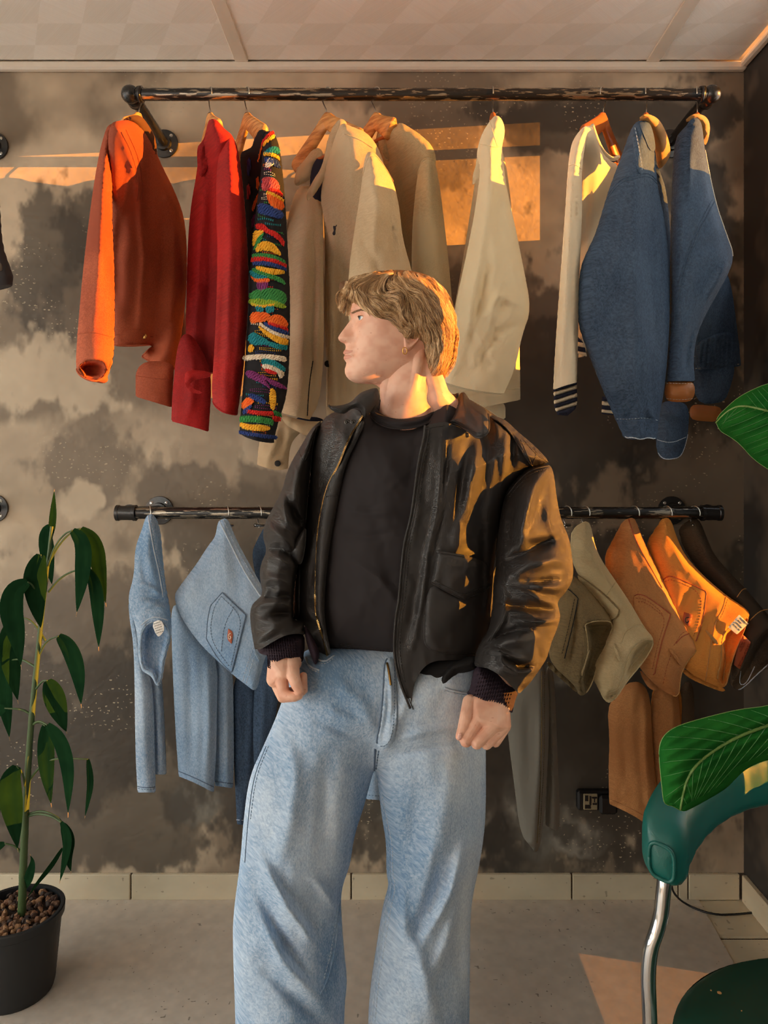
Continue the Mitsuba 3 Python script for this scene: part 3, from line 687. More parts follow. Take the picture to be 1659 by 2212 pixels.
# khaki jacket behind the beige one
k = thing('cotton_jacket', 'plain khaki cotton jacket, half hidden behind the beige zip jacket', 'jacket')
b = sew(k, 'body', pts('806,300 833,252 852,274 864,263 880,272 908,290 938,318 944,360 912,560 900,720 860,800 830,640 815,460'), (930, 320, 2.03, 815, 420, 2.24), .05, .07, mat='mat_twill_khaki', folds=[(pts('868,330 880,480 884,640'), 12, -.01)], rough=[(40, 120, .006, 14)])
s = sew(k, 'sleeve', pts('908,346 924,338 939,345 950,400 962,500 973,600 980,720 940,760 896,720 889,600 890,500 897,410'), (920, 340, 2.02, 940, 700, 1.99), .05, mat='mat_twill_khaki', folds=[(pts('930,380 940,520 950,680'), 12, .006)], rough=[(30, 130, .006, 15), (12, 40, .002, 16)])
part(s.key, 'armhole_seam', seam(s, pts('901,380 908,352 922,342 938,347')), 'mat_twill_khaki')
c = sew(k, 'collar', pts('831,256 842,250 862,266 852,290 842,322 840,354 828,334 817,310 820,290'), (835, 255, 2.08, 835, 340, 2.1), .014, .012, mat='mat_twill_khaki', folds=[(pts('852,266 842,300 838,340'), 4, -.008)])
part(c.key, 'edge', rim(c, (831, 256), (840, 354), .0015), 'mat_twill_khaki')

# beige zip jacket
k = thing('zip_jacket', 'beige zip jacket with open collar and small dark embroidery, behind the man', 'jacket')
sew(k, 'lining', pts('672,350 706,330 716,372 700,420 690,470 668,430'), 2.12, .01, mat='mat_navy', label='dark blue lining in the open neck')
sew(k, 'sleeve', pts('600,905 625,898 640,915 660,926 640,942 626,962 622,1012 606,1016 585,1014 555,1004 560,950 572,922'), 2.2, .03, mat='mat_twill_beige', folds=[(pts('600,915 592,960 575,1000'), 6, .008), (pts('615,925 608,970'), 5, -.008), (pts('562,975 618,985'), 3, .004)], rough=[(16, 22, .004, 17)])
part(k, 'cuff_button', lathe([(0, 0), (.009, 0), (.009, .003), (0, .003)], 16, 'y', P(600, 1001, 2.165)), 'mat_lining_dark')
sew(k, 'lining', pts('628,900 700,900 700,925 660,926'), 2.16, .008, mat='mat_navy')
sew(k, 'waistband', pts('604,893 640,905 680,912 720,905 716,930 664,944 640,930 616,918'), 2.12, .02, mat='mat_twill_beige', extra=ribs((1, .25), 9, .006))
lp = sew(k, 'front_panel', pts('670,400 642,404 627,445 618,500 614,620 612,760 604,850 608,892 640,900 668,906 690,870 700,760 698,600 698,450 690,410'), (700, 500, 2.1, 615, 480, 2.2), .04, .05, mat='mat_twill_beige', folds=[(pts('665,420 652,560 650,760 640,890'), 12, .014), (pts('640,470 632,640 625,860'), 9, -.012), (pts('684,480 680,650 668,880'), 8, -.012), (pts('672,780 664,890'), 5, .008), (pts('630,840 632,890'), 5, .006)], rough=[(24, 120, .008, 18), (12, 30, .003, 19)])
part(lp.key, 'zip', seam(lp, pts('676,780 668,830 664,898'), .0014, .001), 'mat_lining_dark')
rp = sew(k, 'front_panel', pts('690,420 712,330 736,262 753,271 800,288 832,350 856,500 884,700 884,960 780,950 715,925 702,890 706,800 700,700 702,560 700,470'), (810, 300, 1.96, 695, 450, 2.1), .055, .08, mat='mat_twill_beige', folds=[(pts('716,470 716,640 722,880'), 12, .01), (pts('752,420 742,600 745,880'), 16, -.012), (pts('790,420 768,600'), 10, .01), (pts('770,700 766,900'), 10, .01), (pts('705,640 720,700 715,780'), 5, .01)], rough=[(40, 140, .009, 20), (16, 40, .003, 21)])
part(rp.key, 'shoulder_seam', seam(rp, pts('745,290 775,300 805,320')), 'mat_twill_beige')
part(rp.key, 'placket_seam', seam(rp, pts('703,480 704,600 709,720 708,880')), 'mat_twill_beige')
part(rp.key, 'button', lathe([(0, 0), (.0095, 0), (.0095, .003), (.006, .004), (0, .002)], 20, 'y', P(708, 786, rp.front(np.array(709.), np.array(786.)) - .001)), 'mat_lining_dark')
em = [pts('719,489 723,487 724,491 726,494 724,498 725,505 722,509 719,507 718,503 721,499 720,494'), pts('723,490 727,485 728,486 725,492')]
for o in em: sew(k, 'embroidery', o, rp.on(.0005), .001, .001, mat='mat_ink', parent=rp.key, back=0, step=1.5, sm=1, label='small dark embroidered polo rider')
s = sew(k, 'sleeve', pts('788,330 806,326 822,344 848,385 862,440 870,520 892,590 910,720 900,780 770,780 752,700 752,590 765,500 780,410'), (810, 330, 1.92, 830, 700, 1.86), .06, .07, mat='mat_twill_beige', folds=[(pts('800,360 812,460 800,600'), 12, .012), (pts('836,400 848,500 858,590'), 8, -.01), (pts('790,520 822,600'), 10, -.01), (pts('810,420 850,460'), 6, .006), (pts('770,600 800,700'), 8, .01)], rough=[(30, 70, .008, 22), (14, 24, .004, 23)])
part(s.key, 'armhole_seam', seam(s, pts('784,380 792,345 806,330 826,352 850,392')), 'mat_twill_beige')
for o, d in (('675,322 690,318 700,332 690,356 678,356 677,386 656,396 633,403 642,362 656,348', 2.14), ('732,257 742,256 754,272 735,310 716,350 698,392 666,438 661,424 676,392 698,360 708,300 718,275', (740, 260, 2.03, 665, 430, 2.07))):
    c = sew(k, 'collar', pts(o), d, .014, .012, mat='mat_twill_beige', rough=[(20, 20, .003, 24)])
    q = pts(o); part(c.key, 'edge', rim(c, q[-2], q[len(q) // 2], .0014), 'mat_twill_beige')

# cream jacket edge-on
k = thing('windbreaker', 'cream cotton jacket seen edge-on with one wide sleeve, right of the man\'s head', 'jacket')
sew(k, 'waistband', pts('1000,858 1060,866 1092,868 1092,905 1040,908 1000,905'), 2.2, .015, mat='mat_twill_cream', extra=ribs((1, 0), 9, .004))
b = sew(k, 'body', pts('1040,300 1086,300 1110,480 1122,700 1124,862 1080,872 1040,880 990,868 955,850 960,780 985,650 1010,500'), 2.12, .05, .06, mat='mat_twill_cream', rough=[(30, 80, .006, 25)])
part(b.key, 'hem_seam', seam(b, pts('1040,842 1090,846 1123,838')), 'mat_twill_cream')
sew(k, 'waistband', pts('1000,858 1040,850 1123,838 1124,864 1080,872 1040,882 1000,872'), b.on(.002), .006, .006, mat='mat_twill_cream', parent=b.key, extra=ribs((1, 0), 8, .004), back=0)
sew(k, 'collar', pts('1030,335 1040,345 1037,385 1026,396 1020,402 1022,372 1028,360'), 1.99, .01, mat='mat_twill_cream')
s = sew(k, 'sleeve', pts('1066,250 1078,249 1089,266 1091,292 1083,315 1094,406 1112,485 1132,583 1148,669 1128,722 1112,799 1088,851 1044,846 1000,838 944,820 970,760 983,662 1005,563 1025,465 1040,359 1028,335 1040,288'), (1068, 260, 1.93, 1060, 840, 1.86), .06, .08, mat='mat_twill_cream',
        folds=[(pts('1062,330 1048,480 1012,700 985,800'), 9, .010), (pts('1080,350 1076,500 1100,640'), 14, -.010), (pts('1130,660 1080,640 1050,680'), 8, .010), (pts('1125,700 1070,720 1040,780'), 9, -.010), (pts('1020,700 1070,780 1080,840'), 8, .008), (pts('1060,560 1030,700'), 10, -.008), (pts('1090,600 1040,760'), 6, .006)], rough=[(36, 60, .009, 26), (14, 20, .004, 27)])
part(s.key, 'armhole_seam', cat([seam(s, pts('1036,312 1052,314 1070,318 1084,316')), seam(s, pts('1058,260 1066,290 1074,316'))]), 'mat_twill_cream')

# cream sweatshirt with striped cuffs
k = thing('sweatshirt', 'cream sweatshirt with navy striped neckband and cuffs', 'sweatshirt')
b = sew(k, 'body', pts('1248,288 1266,270 1282,274 1296,322 1318,350 1336,352 1332,400 1312,440 1292,500 1278,560 1268,640 1266,768 1250,772 1246,600 1248,400'), (1250, 300, 1.92, 1335, 380, 2.14), .05, .06, mat='mat_fleece_cream', folds=[(pts('1274,380 1266,480 1256,580'), 8, -.01)], rough=[(30, 100, .005, 28)])
for lift, col, r, off in ((.004, 'fleece_cream', .0055, 0), (.007, 'navy', .0045, 5), (.007, 'fleece_cream', .005, -5)):
    path = np.array(chaikin(pts('1276,273 1286,304 1300,334 1320,348 1333,342'), 3, False)) + [-off * .7, off * .7 if off < 0 else off * .7]
    q = resample(path, 4); dd = np.linspace(1.98, 2.1, len(q))
    part(k, 'neckband', tube(U(q[:, 0], q[:, 1], dd - lift), r, 10), 'mat_' + col)
def cuff(k, o, cuts, D, T, name='cuff'):
    holder = None
    for i, piece in enumerate(bands(pts(o), cuts)):
        sew(k, 'cuff_stripe', [tuple(q) for q in piece], D, T, .022, mat='mat_fleece_cream' if i % 2 else 'mat_navy', sm=0, step=2.5, soft=.002, extra=ribs((1, .12), 5, .003))
cuff(k, '1196,838 1220,829 1246,820 1247,868 1243,884 1226,898 1205,896 1198,878', [((1196, y + 9), (1246, y - 7)) for y in (838, 847, 856, 865, 874, 882)], 1.87, .03)
cuff(k, '1301,856 1326,862 1330,897 1300,894', [((1300, y), (1326, y + 3)) for y in (866, 875, 884, 891)], 2.15, .012)
cuff(k, '1247,726 1262,742 1268,770 1249,764', [((1247, y), (1268, y + 4)) for y in (738, 748, 758)], 2.2, .012)
s = sew(k, 'sleeve', pts('1262,272 1272,272 1266,300 1256,367 1258,445 1255,524 1251,603 1249,721 1246,826 1222,832 1196,842 1200,760 1208,642 1220,485 1228,359 1235,308 1247,288'), (1255, 290, 1.9, 1220, 830, 1.86), .045, mat='mat_fleece_cream', folds=[(pts('1246,330 1240,500 1226,800'), 6, -.008), (pts('1236,340 1226,560 1212,820'), 6, .006), (pts('1252,360 1250,480'), 4, .006)], rough=[(24, 140, .005, 29)])
part(s.key, 'armhole_seam', seam(s, pts('1229,358 1242,354 1256,366')), 'mat_fleece_cream')

# denim jackets
k = thing('denim_jacket', 'dark denim jacket with tan collar and tan cuffs, rightmost on the upper rail', 'jacket')
sew(k, 'lining', pts('1498,780 1560,778 1592,784 1574,850 1560,872 1500,872'), 2.24, .02, mat='mat_denim_mid')
sew(k, 'cuff', pts('1491,872 1530,876 1562,879 1552,912 1520,910 1490,906'), 2.22, .012, mat='mat_leather_tan', label='tan cuff of the far sleeve')
b = sew(k, 'body', pts('1480,300 1520,320 1566,580 1580,615 1593,713 1601,790 1560,796 1504,800 1494,740 1490,500'), (1500, 600, 2.1, 1600, 700, 2.24), .05, .06, mat='mat_denim_mid', folds=[(pts('1540,690 1532,790'), 3, .006)], rough=[(30, 80, .006, 30)], step=5)
sew(k, 'hem_band', pts('1500,742 1545,720 1594,714 1601,788 1560,796 1504,800'), b.on(.002), .008, .01, mat='mat_denim_mid', parent=b.key, back=0, step=3, extra=ribs((1, .06), 10, .008))
part(b.key, 'stitching', cat([stitches(b, pts('1500,770 1550,758 1598,752')), stitches(b, pts('1502,796 1560,792 1600,786'))]), 'mat_thread_pale', kind='stuff')
s = sew(k, 'sleeve', pts('1477,276 1496,260 1514,264 1520,300 1523,327 1544,434 1568,504 1586,552 1576,587 1552,630 1528,672 1506,720 1498,770 1501,824 1470,822 1438,824 1444,740 1449,681 1449,524 1453,406 1458,300'), (1495, 270, 1.92, 1470, 820, 1.88), .065, .09, mat='mat_denim_mid', folds=[(pts('1475,330 1468,520 1462,760'), 12, .01), (pts('1530,640 1560,590 1578,560'), 8, .012), (pts('1500,700 1484,760 1480,820'), 6, -.01), (pts('1500,560 1540,520 1570,520'), 14, -.008), (pts('1490,330 1487,430'), 5, .01)], rough=[(40, 90, .009, 31), (12, 20, .002, 32)])
part(s.key, 'seam', cat([seam(s, pts('1543,436 1510,500 1486,560 1470,620 1455,700'), .0016), seam(s, pts('1538,432 1505,496 1481,556 1464,620'), .0012)]), 'mat_denim_mid')
part(s.key, 'edge', rim(s, (1523, 327), (1585, 552), .0016), 'mat_thread_pale')
c = sew(k, 'cuff', pts('1438,822 1470,822 1502,824 1500,866 1470,869 1437,866'), 1.865, .03, .03, mat='mat_leather_tan', label='tan cuff of the near sleeve', rough=[(12, 12, .004, 33)])
part(c.key, 'stitching', cat([stitches(c, pts('1440,828 1470,828 1499,829')), stitches(c, pts('1440,861 1470,864 1498,861'))]), 'mat_thread_pale', kind='stuff')
yk = sew(k, 'yoke', pts('1480,272 1500,250 1516,262 1520,300 1524,330 1500,300 1492,286'), (1490, 270, 1.9, 1520, 320, 1.95), .02, .02, mat='mat_denim_mid', rough=[(14, 14, .004, 34)])
c = sew(k, 'collar', pts('1478,262 1490,250 1505,244 1528,252 1535,274 1530,304 1522,318 1519,300 1517,268 1503,258 1490,262'), (1500, 250, 1.9, 1530, 310, 1.97), .016, .014, mat='mat_cord_tan', label='tan corduroy collar', extra=ribs((1, -.4), 3.5, .001))

k = thing('denim_jacket', 'blue denim jacket with corduroy collar and wide sleeve, right beside the cream sweatshirt', 'jacket')
fs = sew(k, 'sleeve', pts('1424,868 1460,866 1489,874 1487,937 1478,970 1469,988 1450,992 1433,992 1418,976 1419,917'), 2.12, .035, mat='mat_denim_mid', folds=[(pts('1430,890 1460,900 1470,890'), 5, .008), (pts('1422,958 1450,964 1478,950'), 4, .006)], rough=[(16, 16, .005, 35)])
part(fs.key, 'cuff_seam', cat([seam(fs, pts('1420,950 1450,958 1482,944')), rim(fs, (1418, 976), (1487, 937), .0014)]), 'mat_thread_denim')
sew(k, 'body', pts('1416,340 1426,372 1440,410 1450,520 1451,640 1446,720 1430,760 1420,600 1414,420'), 2.12, .03, mat='mat_denim_mid')
s = sew(k, 'sleeve', pts('1364,276 1378,259 1402,262 1411,288 1417,367 1421,406 1438,485 1448,603 1446,721 1436,839 1424,900 1419,949 1400,945 1385,950 1349,944 1340,925 1331,906 1305,846 1280,784 1256,720 1249,690 1252,583 1270,540 1288,504 1307,438 1323,390 1347,327'), (1390, 280, 1.9, 1380, 930, 1.84), .075, .10, mat='mat_denim_mid',
        folds=[(pts('1376,400 1372,600 1376,860'), 16, .012), (pts('1410,430 1420,620 1416,840'), 12, -.008), (pts('1330,440 1310,600 1318,760'), 18, -.006), (pts('1390,700 1402,760 1398,860'), 12, .008), (pts('1400,880 1412,905 1424,880'), 6, .012), (pts('1340,880 1346,915'), 4, .006), (pts('1360,880 1364,912'), 4, -.006), (pts('1378,878 1380,912'), 4, .006)], rough=[(60, 140, .008, 36), (16, 24, .0025, 37)])
part(s.key, 'armhole_seam', cat([seam(s, pts('1314,420 1340,386 1375,378 1402,372 1420,392'), .0017), seam(s, pts('1312,428 1340,393 1375,385 1402,379 1421,398'), .0012)]), 'mat_denim_mid')
sh = sew(k, 'shoulder_strip', pts('1364,276 1372,268 1380,300 1386,340 1393,374 1380,378 1372,340 1366,304'), s.on(.002), .004, .004, mat='mat_denim_mid', parent=s.key, back=0, step=3)
part(s.key, 'stitching', cat([stitches(sh, pts('1372,276 1380,320 1388,372'), 5, 3, .001), stitches(s, pts('1332,905 1360,906 1390,902 1422,908')), stitches(s, pts('1338,916 1360,917 1390,913 1420,917'))]), 'mat_thread_denim', kind='stuff')
cf = sew(k, 'cuff', pts('1330,906 1350,908 1376,906 1400,903 1424,908 1419,950 1400,944 1385,950 1366,944 1349,947'), s.on(.003), .007, .008, mat='mat_denim_mid', parent=s.key, back=0, step=3.5, rough=[(10, 12, .006, 38)])
part(cf.key, 'edge', rim(cf, (1349, 947), (1419, 950), .0016), 'mat_thread_denim')
yk = sew(k, 'yoke', pts('1380,262 1400,258 1412,285 1418,330 1404,326 1394,300 1386,280'), s.on(.002), .004, .006, mat='mat_denim_mid', parent=s.key, back=0)
c = sew(k, 'collar', pts('1378,257 1388,248 1400,245 1425,257 1442,292 1450,327 1444,345 1433,360 1422,366 1418,330 1407,276 1394,259'), (1390, 255, 1.88, 1440, 340, 2.05), .025, .02, mat='mat_cord_tan', label='tan corduroy collar', extra=ribs((1, -.5), 3.6, .0012))

# clothes of the neighbouring rail, only their edges in the picture
k = thing('dark_coat', 'dark grey coat whose corner shows at the left edge of the photo', 'coat')
b = sew(k, 'body', pts('-130,330 -60,322 -12,345 -2,440 2,528 26,592 27,606 22,614 0,617 -130,640'), 1.97, .05, .06, mat='mat_coat_grey')
sew(k, 'pocket_tab', pts('-20,560 2,566 5,580 4,586 -18,584'), b.on(.001), .004, .004, mat='mat_twill_grey', parent=b.key, back=0, step=4)
# ------------------------------------------------------------------ trousers on the lower rail
def hanging(name, label, px_hook, hook_label):
    clip_hanger(px_hook, 'steel trouser hanger on the lower rail holding the ' + hook_label)
    return thing(name, label, 'trousers' if name == 'trousers' else 'jeans')
LR = lambda d0, d1, a, b: (a[0], a[1], d0, b[0], b[1], d1)

k = hanging('jeans', 'light blue jeans at the left end of the lower rail, white tag showing', 323, 'leftmost light blue jeans')
sew(k, 'leg', pts('322,1440 347,1440 354,1540 359,1673 334,1673 328,1528'), 2.2, .02, mat='mat_denim_light', folds=[(pts('345,1460 352,1660'), 3, .004)])
l = sew(k, 'leg', pts('276,1290 298,1330 310,1420 326,1470 332,1530 335,1712 297,1712 292,1619 290,1402 280,1340'), 2.17, .03, mat='mat_denim_light', folds=[(pts('300,1440 312,1560 316,1700'), 7, .006)], rough=[(20, 60, .004, 40)])
part(l.key, 'hem_seam', cat([seam(l, pts('297,1699 316,1702 335,1700')), stitches(l, pts('298,1703 316,1706 334,1704'))]), 'mat_thread_dark')
b = sew(k, 'seat', pts('316,1112 332,1108 346,1148 350,1210 357,1271 366,1315 371,1373 356,1420 348,1478 338,1484 328,1462 318,1456 305,1449 298,1413 298,1387 292,1347 274,1297 290,1243 291,1185 306,1145'), LR(2.09, 1.98, (325, 1110), (340, 1400)), .045, mat='mat_denim_light', folds=[(pts('318,1120 320,1200 345,1280'), 7, .007), (pts('300,1260 330,1270 356,1290'), 4, .009), (pts('310,1290 335,1295 358,1300'), 4, -.008), (pts('314,1310 335,1306 360,1318'), 5, .01), (pts('306,1190 312,1260'), 6, -.006)], rough=[(16, 22, .005, 41)], step=5, hole=pts('302,1400 307,1358 328,1341 357,1345 368,1373 354,1416 346,1474 337,1480 330,1452 321,1451 307,1445'), back=1.0)
part(b.key, 'seam', cat([seam(b, pts('320,1114 330,1180 344,1240 352,1290'), .0018), stitches(b, pts('325,1114 335,1180 349,1240 356,1280')), seam(b, pts('305,1350 330,1330 362,1340'), .0016)]), 'mat_thread_denim')
o = sew(k, 'waist_opening', pts('302,1400 307,1358 328,1341 357,1345 368,1373 354,1416 346,1474 337,1480 330,1452 321,1451 307,1445'), b.on(.0010), .0006, .003, mat='mat_denim_light', parent=b.key, back=0, step=4)
part(b.key, 'waistband_edge', cat([rim(o, (302, 1400), (330, 1452), .002), rim(o, (330, 1452), (354, 1416), .002), rim(o, (354, 1416), (328, 1341), .002), rim(o, (328, 1341), (302, 1400), .002)]), 'mat_denim_pale')
t = sew(k, 'tag', pts('327,1346 347,1337 357,1358 345,1376 338,1373'), 1.957, .002, .002, mat='mat_paper', parent=b.key, back=0, sm=1, step=3, label='white care tag')
part(t.key if t.key.count('__') < 2 else b.key, 'tag_print', cat([stitches(t, [(332 + i * 1.5, 1348 + 5 * i), (347 + i * 1.5, 1343 + 5 * i)], 3, 1.4, .0006) for i in range(5)]), 'mat_ink')

# jeans half hidden behind the man
k = hanging('jeans', 'pale blue jeans behind the man, a strip seen between his legs', 800, 'jeans behind the man')
l = sew(k, 'leg', pts('780,1118 820,1118 850,1250 838,1450 826,1729 789,1726 770,1450'), 2.15, .03, mat='mat_denim_pale')
part(l.key, 'hem_seam', stitches(l, pts('790,1717 824,1720')), 'mat_thread_dark')
k = hanging('jeans', 'dark blue jeans half hidden behind the man\'s left sleeve in the photo', 560, 'dark blue jeans beside the leather sleeve')
sew(k, 'seat', pts('541,1200 556,1165 575,1130 600,1140 620,1300 600,1400 565,1290'), 2.16, .02, mat='mat_denim_mid')
l = sew(k, 'leg', pts('500,1440 560,1470 552,1600 545,1700 528,1782 512,1781 505,1650'), 2.22, .025, mat='mat_denim_mid', folds=[(pts('530,1480 525,1760'), 6, -.006)])
part(l.key, 'hem_seam', seam(l, pts('511,1771 528,1772')), 'mat_thread_denim')
l = sew(k, 'leg', pts('556,1400 605,1400 602,1520 580,1610 550,1690 545,1560'), 2.18, .02, mat='mat_denim_mid', folds=[(pts('575,1440 565,1600'), 4, .006)])
part(l.key, 'side_seam', stitches(l, pts('568,1470 566,1560 560,1640')), 'mat_thread_dark')

k = hanging('jeans', 'pale blue jeans with a stitched back pocket facing forward, beside the leather sleeve', 490, 'pale blue jeans with the pocket')
l2 = sew(k, 'leg', pts('452,1400 502,1430 504,1540 505,1619 503,1703 464,1697 460,1560'), 2.2, .03, mat='mat_denim_pale', folds=[(pts('488,1450 490,1690'), 4, .01)])
l = sew(k, 'leg', pts('369,1298 400,1320 440,1380 470,1427 468,1530 467,1626 461,1712 421,1691 386,1677 379,1583 371,1402'), 2.16, .035, mat='mat_denim_pale', folds=[(pts('450,1420 452,1560 445,1690'), 8, .01), (pts('410,1400 412,1660'), 9, -.008)], rough=[(20, 70, .004, 42)])
part(l.key, 'hem_seam', cat([seam(l, pts('386,1666 420,1680 461,1700')), seam(l2, pts('464,1688 503,1693'))]), 'mat_thread_dark')
b = sew(k, 'seat', pts('470,1127 480,1121 491,1118 510,1167 540,1222 574,1282 600,1350 590,1400 573,1416 562,1462 553,1497 531,1479 499,1455 419,1380 370,1294 394,1258 423,1221 450,1178 466,1159'), LR(2.09, 1.95, (480, 1120), (560, 1480)), .04, .07, mat='mat_denim_pale', folds=[(pts('474,1140 440,1220 400,1290'), 14, .006), (pts('500,1170 520,1300'), 16, -.006)], rough=[(40, 40, .004, 43)], step=6)
part(b.key, 'seam', cat([seam(b, pts('474,1126 500,1180 530,1240 570,1300'), .002), stitches(b, pts('482,1122 508,1178 540,1236 572,1286'), 5, 3, .001), stitches(b, pts('564,1380 545,1430 532,1476'), 5, 3, .001), stitches(b, pts('556,1376 536,1428 524,1472'), 5, 3, .001)]), 'mat_thread_denim')
pk = sew(k, 'back_pocket', pts('480,1280 480,1280 531,1329 531,1329 516,1390 500,1453 500,1453 470,1422 446,1380 446,1380 448,1340 455,1308 455,1308'), b.on(.002), .004, .005, mat='mat_denim_pale', parent=b.key, back=0, step=5)
part(b.key, 'pocket_stitching', cat([rim(pk, (480, 1280), (531, 1329), .0016), rim(pk, (531, 1329), (500, 1453), .0016), rim(pk, (500, 1453), (446, 1380), .0016), rim(pk, (446, 1380), (480, 1280), .0016), stitches(pk, pts('478,1288 524,1332 510,1390 498,1442'), 4, 2.5, .0009), stitches(pk, pts('478,1288 460,1314 452,1380 496,1440'), 4, 2.5, .0009), stitches(pk, pts('506,1310 484,1350 478,1410'), 5, 2, .0009)]), 'mat_thread_dark')
lb = sew(k, 'pocket_patch', pts('493,1358 493,1358 504,1366 500,1391 500,1391 490,1381'), pk.on(.001), .003, .002, mat='mat_leather_patch', parent=b.key, back=0, sm=1, step=2.5, label='small brown leather patch')
part(b.key, 'patch_emblem', seam(lb, pts('499,1368 494,1370 493,1378 497,1382 499,1376 496,1374'), .0011, .001, 1.5), 'mat_yarn_white')
bl = sew(k, 'belt_loop', pts('545,1404 549,1400 566,1430 562,1436'), b.on(.003), .006, .004, mat='mat_denim_pale', parent=b.key, back=0, sm=1, step=4)

# trousers to the right of the man
k = hanging('trousers', 'dark brown denim trousers with a red-brown waist patch, rightmost on the lower rail', 1500, 'dark brown trousers')
sew(k, 'leg', pts('1462,1490 1500,1460 1500,1600 1490,1745 1440,1760 1445,1600'), 2.24, .02, mat='mat_twill_brown')
b = sew(k, 'seat', pts('1464,1145 1478,1132 1491,1123 1503,1119 1513,1126 1528,1165 1543,1199 1574,1235 1605,1265 1659,1328 1700,1372 1712,1400 1680,1440 1620,1455 1593,1493 1577,1479 1585,1413 1600,1330 1560,1289 1488,1207'), LR(2.12, 2.01, (1490, 1130), (1640, 1440)), .035, .05, mat='mat_twill_brown', rough=[(30, 30, .005, 44)], folds=[(pts('1500,1130 1540,1220 1600,1290'), 12, .008)], hole=pts('1578,1478 1600,1452 1624,1400 1660,1350 1700,1372 1690,1410 1640,1452 1612,1480 1594,1493'), back=1.0)
part(b.key, 'seam', cat([seam(b, pts('1592,1290 1604,1272 1612,1272')), seam(b, pts('1620,1340 1640,1320 1660,1316'))]), 'mat_cord_tan')
o = sew(k, 'waist_opening', pts('1578,1478 1600,1452 1624,1400 1660,1350 1700,1372 1690,1410 1640,1452 1612,1480 1594,1493'), b.on(.0010), .0006, .003, mat='mat_twill_brown', parent=b.key, back=0, step=5)
part(b.key, 'waistband_edge', cat([rim(o, (1594, 1493), (1690, 1410), .0015), seam(o, pts('1600,1450 1596,1480 1612,1478 1630,1440'))]), 'mat_thread_denim')
t = sew(k, 'waist_patch', pts('1604,1370 1604,1370 1622,1387 1622,1387 1608,1422 1598,1446 1598,1446 1585,1436 1585,1436 1590,1400'), 1.985, .004, .003, mat='mat_leather_patch', parent=b.key, back=0, sm=1, step=3, label='red-brown patch with lettering')
part(b.key, 'lettering', cat([text_on(t, 'LEVI STRAUSS', (1617, 1390), (-.42, .9), (.9, .42), 5.5), text_on(t, 'ORIGINAL', (1608, 1386), (-.42, .9), (.9, .42), 3.6), text_on(t, 'SINCE', (1603, 1386), (-.42, .9), (.9, .42), 3.2)]), 'mat_red_ink', smooth=False)

k = hanging('trousers', 'amber orange canvas trousers with a white tag, second from the lower rail\'s right end', 1440, 'amber orange trousers')
sew(k, 'leg', pts('1404,1470 1470,1470 1475,1560 1445,1742 1421,1740 1410,1623'), 2.22, .02, mat='mat_duck_amber')
uf = sew(k, 'under_fold', pts('1472,1440 1546,1480 1568,1488 1566,1496 1540,1488 1480,1462'), 2.04, .015, mat='mat_duck_amber')
b = sew(k, 'seat', pts('1396,1176 1408,1156 1419,1140 1433,1118 1449,1119 1460,1157 1481,1203 1526,1250 1573,1289 1600,1306 1621,1324 1617,1340 1600,1376 1586,1413 1578,1450 1569,1487 1546,1483 1472,1446 1440,1360 1420,1258'), LR(2.09, 1.97, (1440, 1120), (1590, 1420)), .045, .06, mat='mat_duck_amber', folds=[(pts('1440,1130 1480,1220 1560,1300'), 14, .009), (pts('1500,1260 1470,1330'), 12, -.006), (pts('1556,1300 1530,1400 1524,1470'), 7, .006)], rough=[(30, 40, .005, 45)], hole=pts('1548,1464 1558,1430 1558,1374 1580,1350 1600,1338 1619,1330 1606,1366 1586,1412 1576,1450 1567,1485 1554,1478'), back=1.0)
part(b.key, 'seam', cat([seam(b, pts('1568,1290 1560,1320 1546,1340 1536,1390 1524,1470'), .0014), stitches(b, pts('1572,1294 1562,1326 1550,1344'))]), 'mat_duck_tan')
pk = sew(k, 'back_pocket', pts('1429,1256 1440,1246 1453,1244 1526,1278 1526,1278 1520,1335 1503,1386 1503,1386 1480,1360 1450,1320'), b.on(.002), .004, .005, mat='mat_duck_amber', parent=b.key, back=0)
part(b.key, 'pocket_stitching', cat([rim(pk, (1429, 1256), (1526, 1278), .0015), rim(pk, (1526, 1278), (1503, 1386), .0015), stitches(pk, pts('1436,1256 1452,1250 1518,1281 1512,1336 1498,1376'))]), 'mat_leather_patch')
lb = sew(k, 'pocket_patch', pts('1478,1322 1478,1322 1496,1328 1496,1328 1490,1354 1490,1354 1474,1344'), pk.on(.001), .003, .002, mat='mat_leather_patch', parent=b.key, back=0, sm=1, step=2.5)
part(b.key, 'patch_emblem', seam(lb, pts('1489,1334 1482,1334 1480,1342 1485,1347 1488,1341'), .0012, .001, 1.5), 'mat_ink')
o = sew(k, 'waist_opening', pts('1548,1464 1558,1430 1558,1374 1580,1350 1600,1338 1619,1330 1606,1366 1586,1412 1576,1450 1567,1485 1554,1478'), b.on(.0010), .0006, .003, mat='mat_duck_amber', parent=b.key, back=0, step=5)
part(b.key, 'waistband_edge', cat([rim(o, (1619, 1330), (1567, 1485), .0016), rim(o, (1619, 1330), (1558, 1374), .0018), rim(o, (1558, 1374), (1548, 1464), .0018), seam(o, pts('1560,1378 1568,1420 1562,1470'), .0014)]), 'mat_cord_tan')
bl = sew(k, 'belt_loop', pts('1522,1362 1526,1360 1552,1386 1551,1393 1545,1391'), b.on(.003), .006, .004, mat='mat_cord_tan', parent=b.key, back=0, sm=1, step=4)
t = sew(k, 'tag', pts('1597,1328 1597,1328 1617,1347 1617,1347 1592,1371 1592,1371 1573,1355 1573,1355'), 1.94, .002, .002, mat='mat_paper', parent=b.key, back=0, sm=1, step=4, label='white printed size tag')
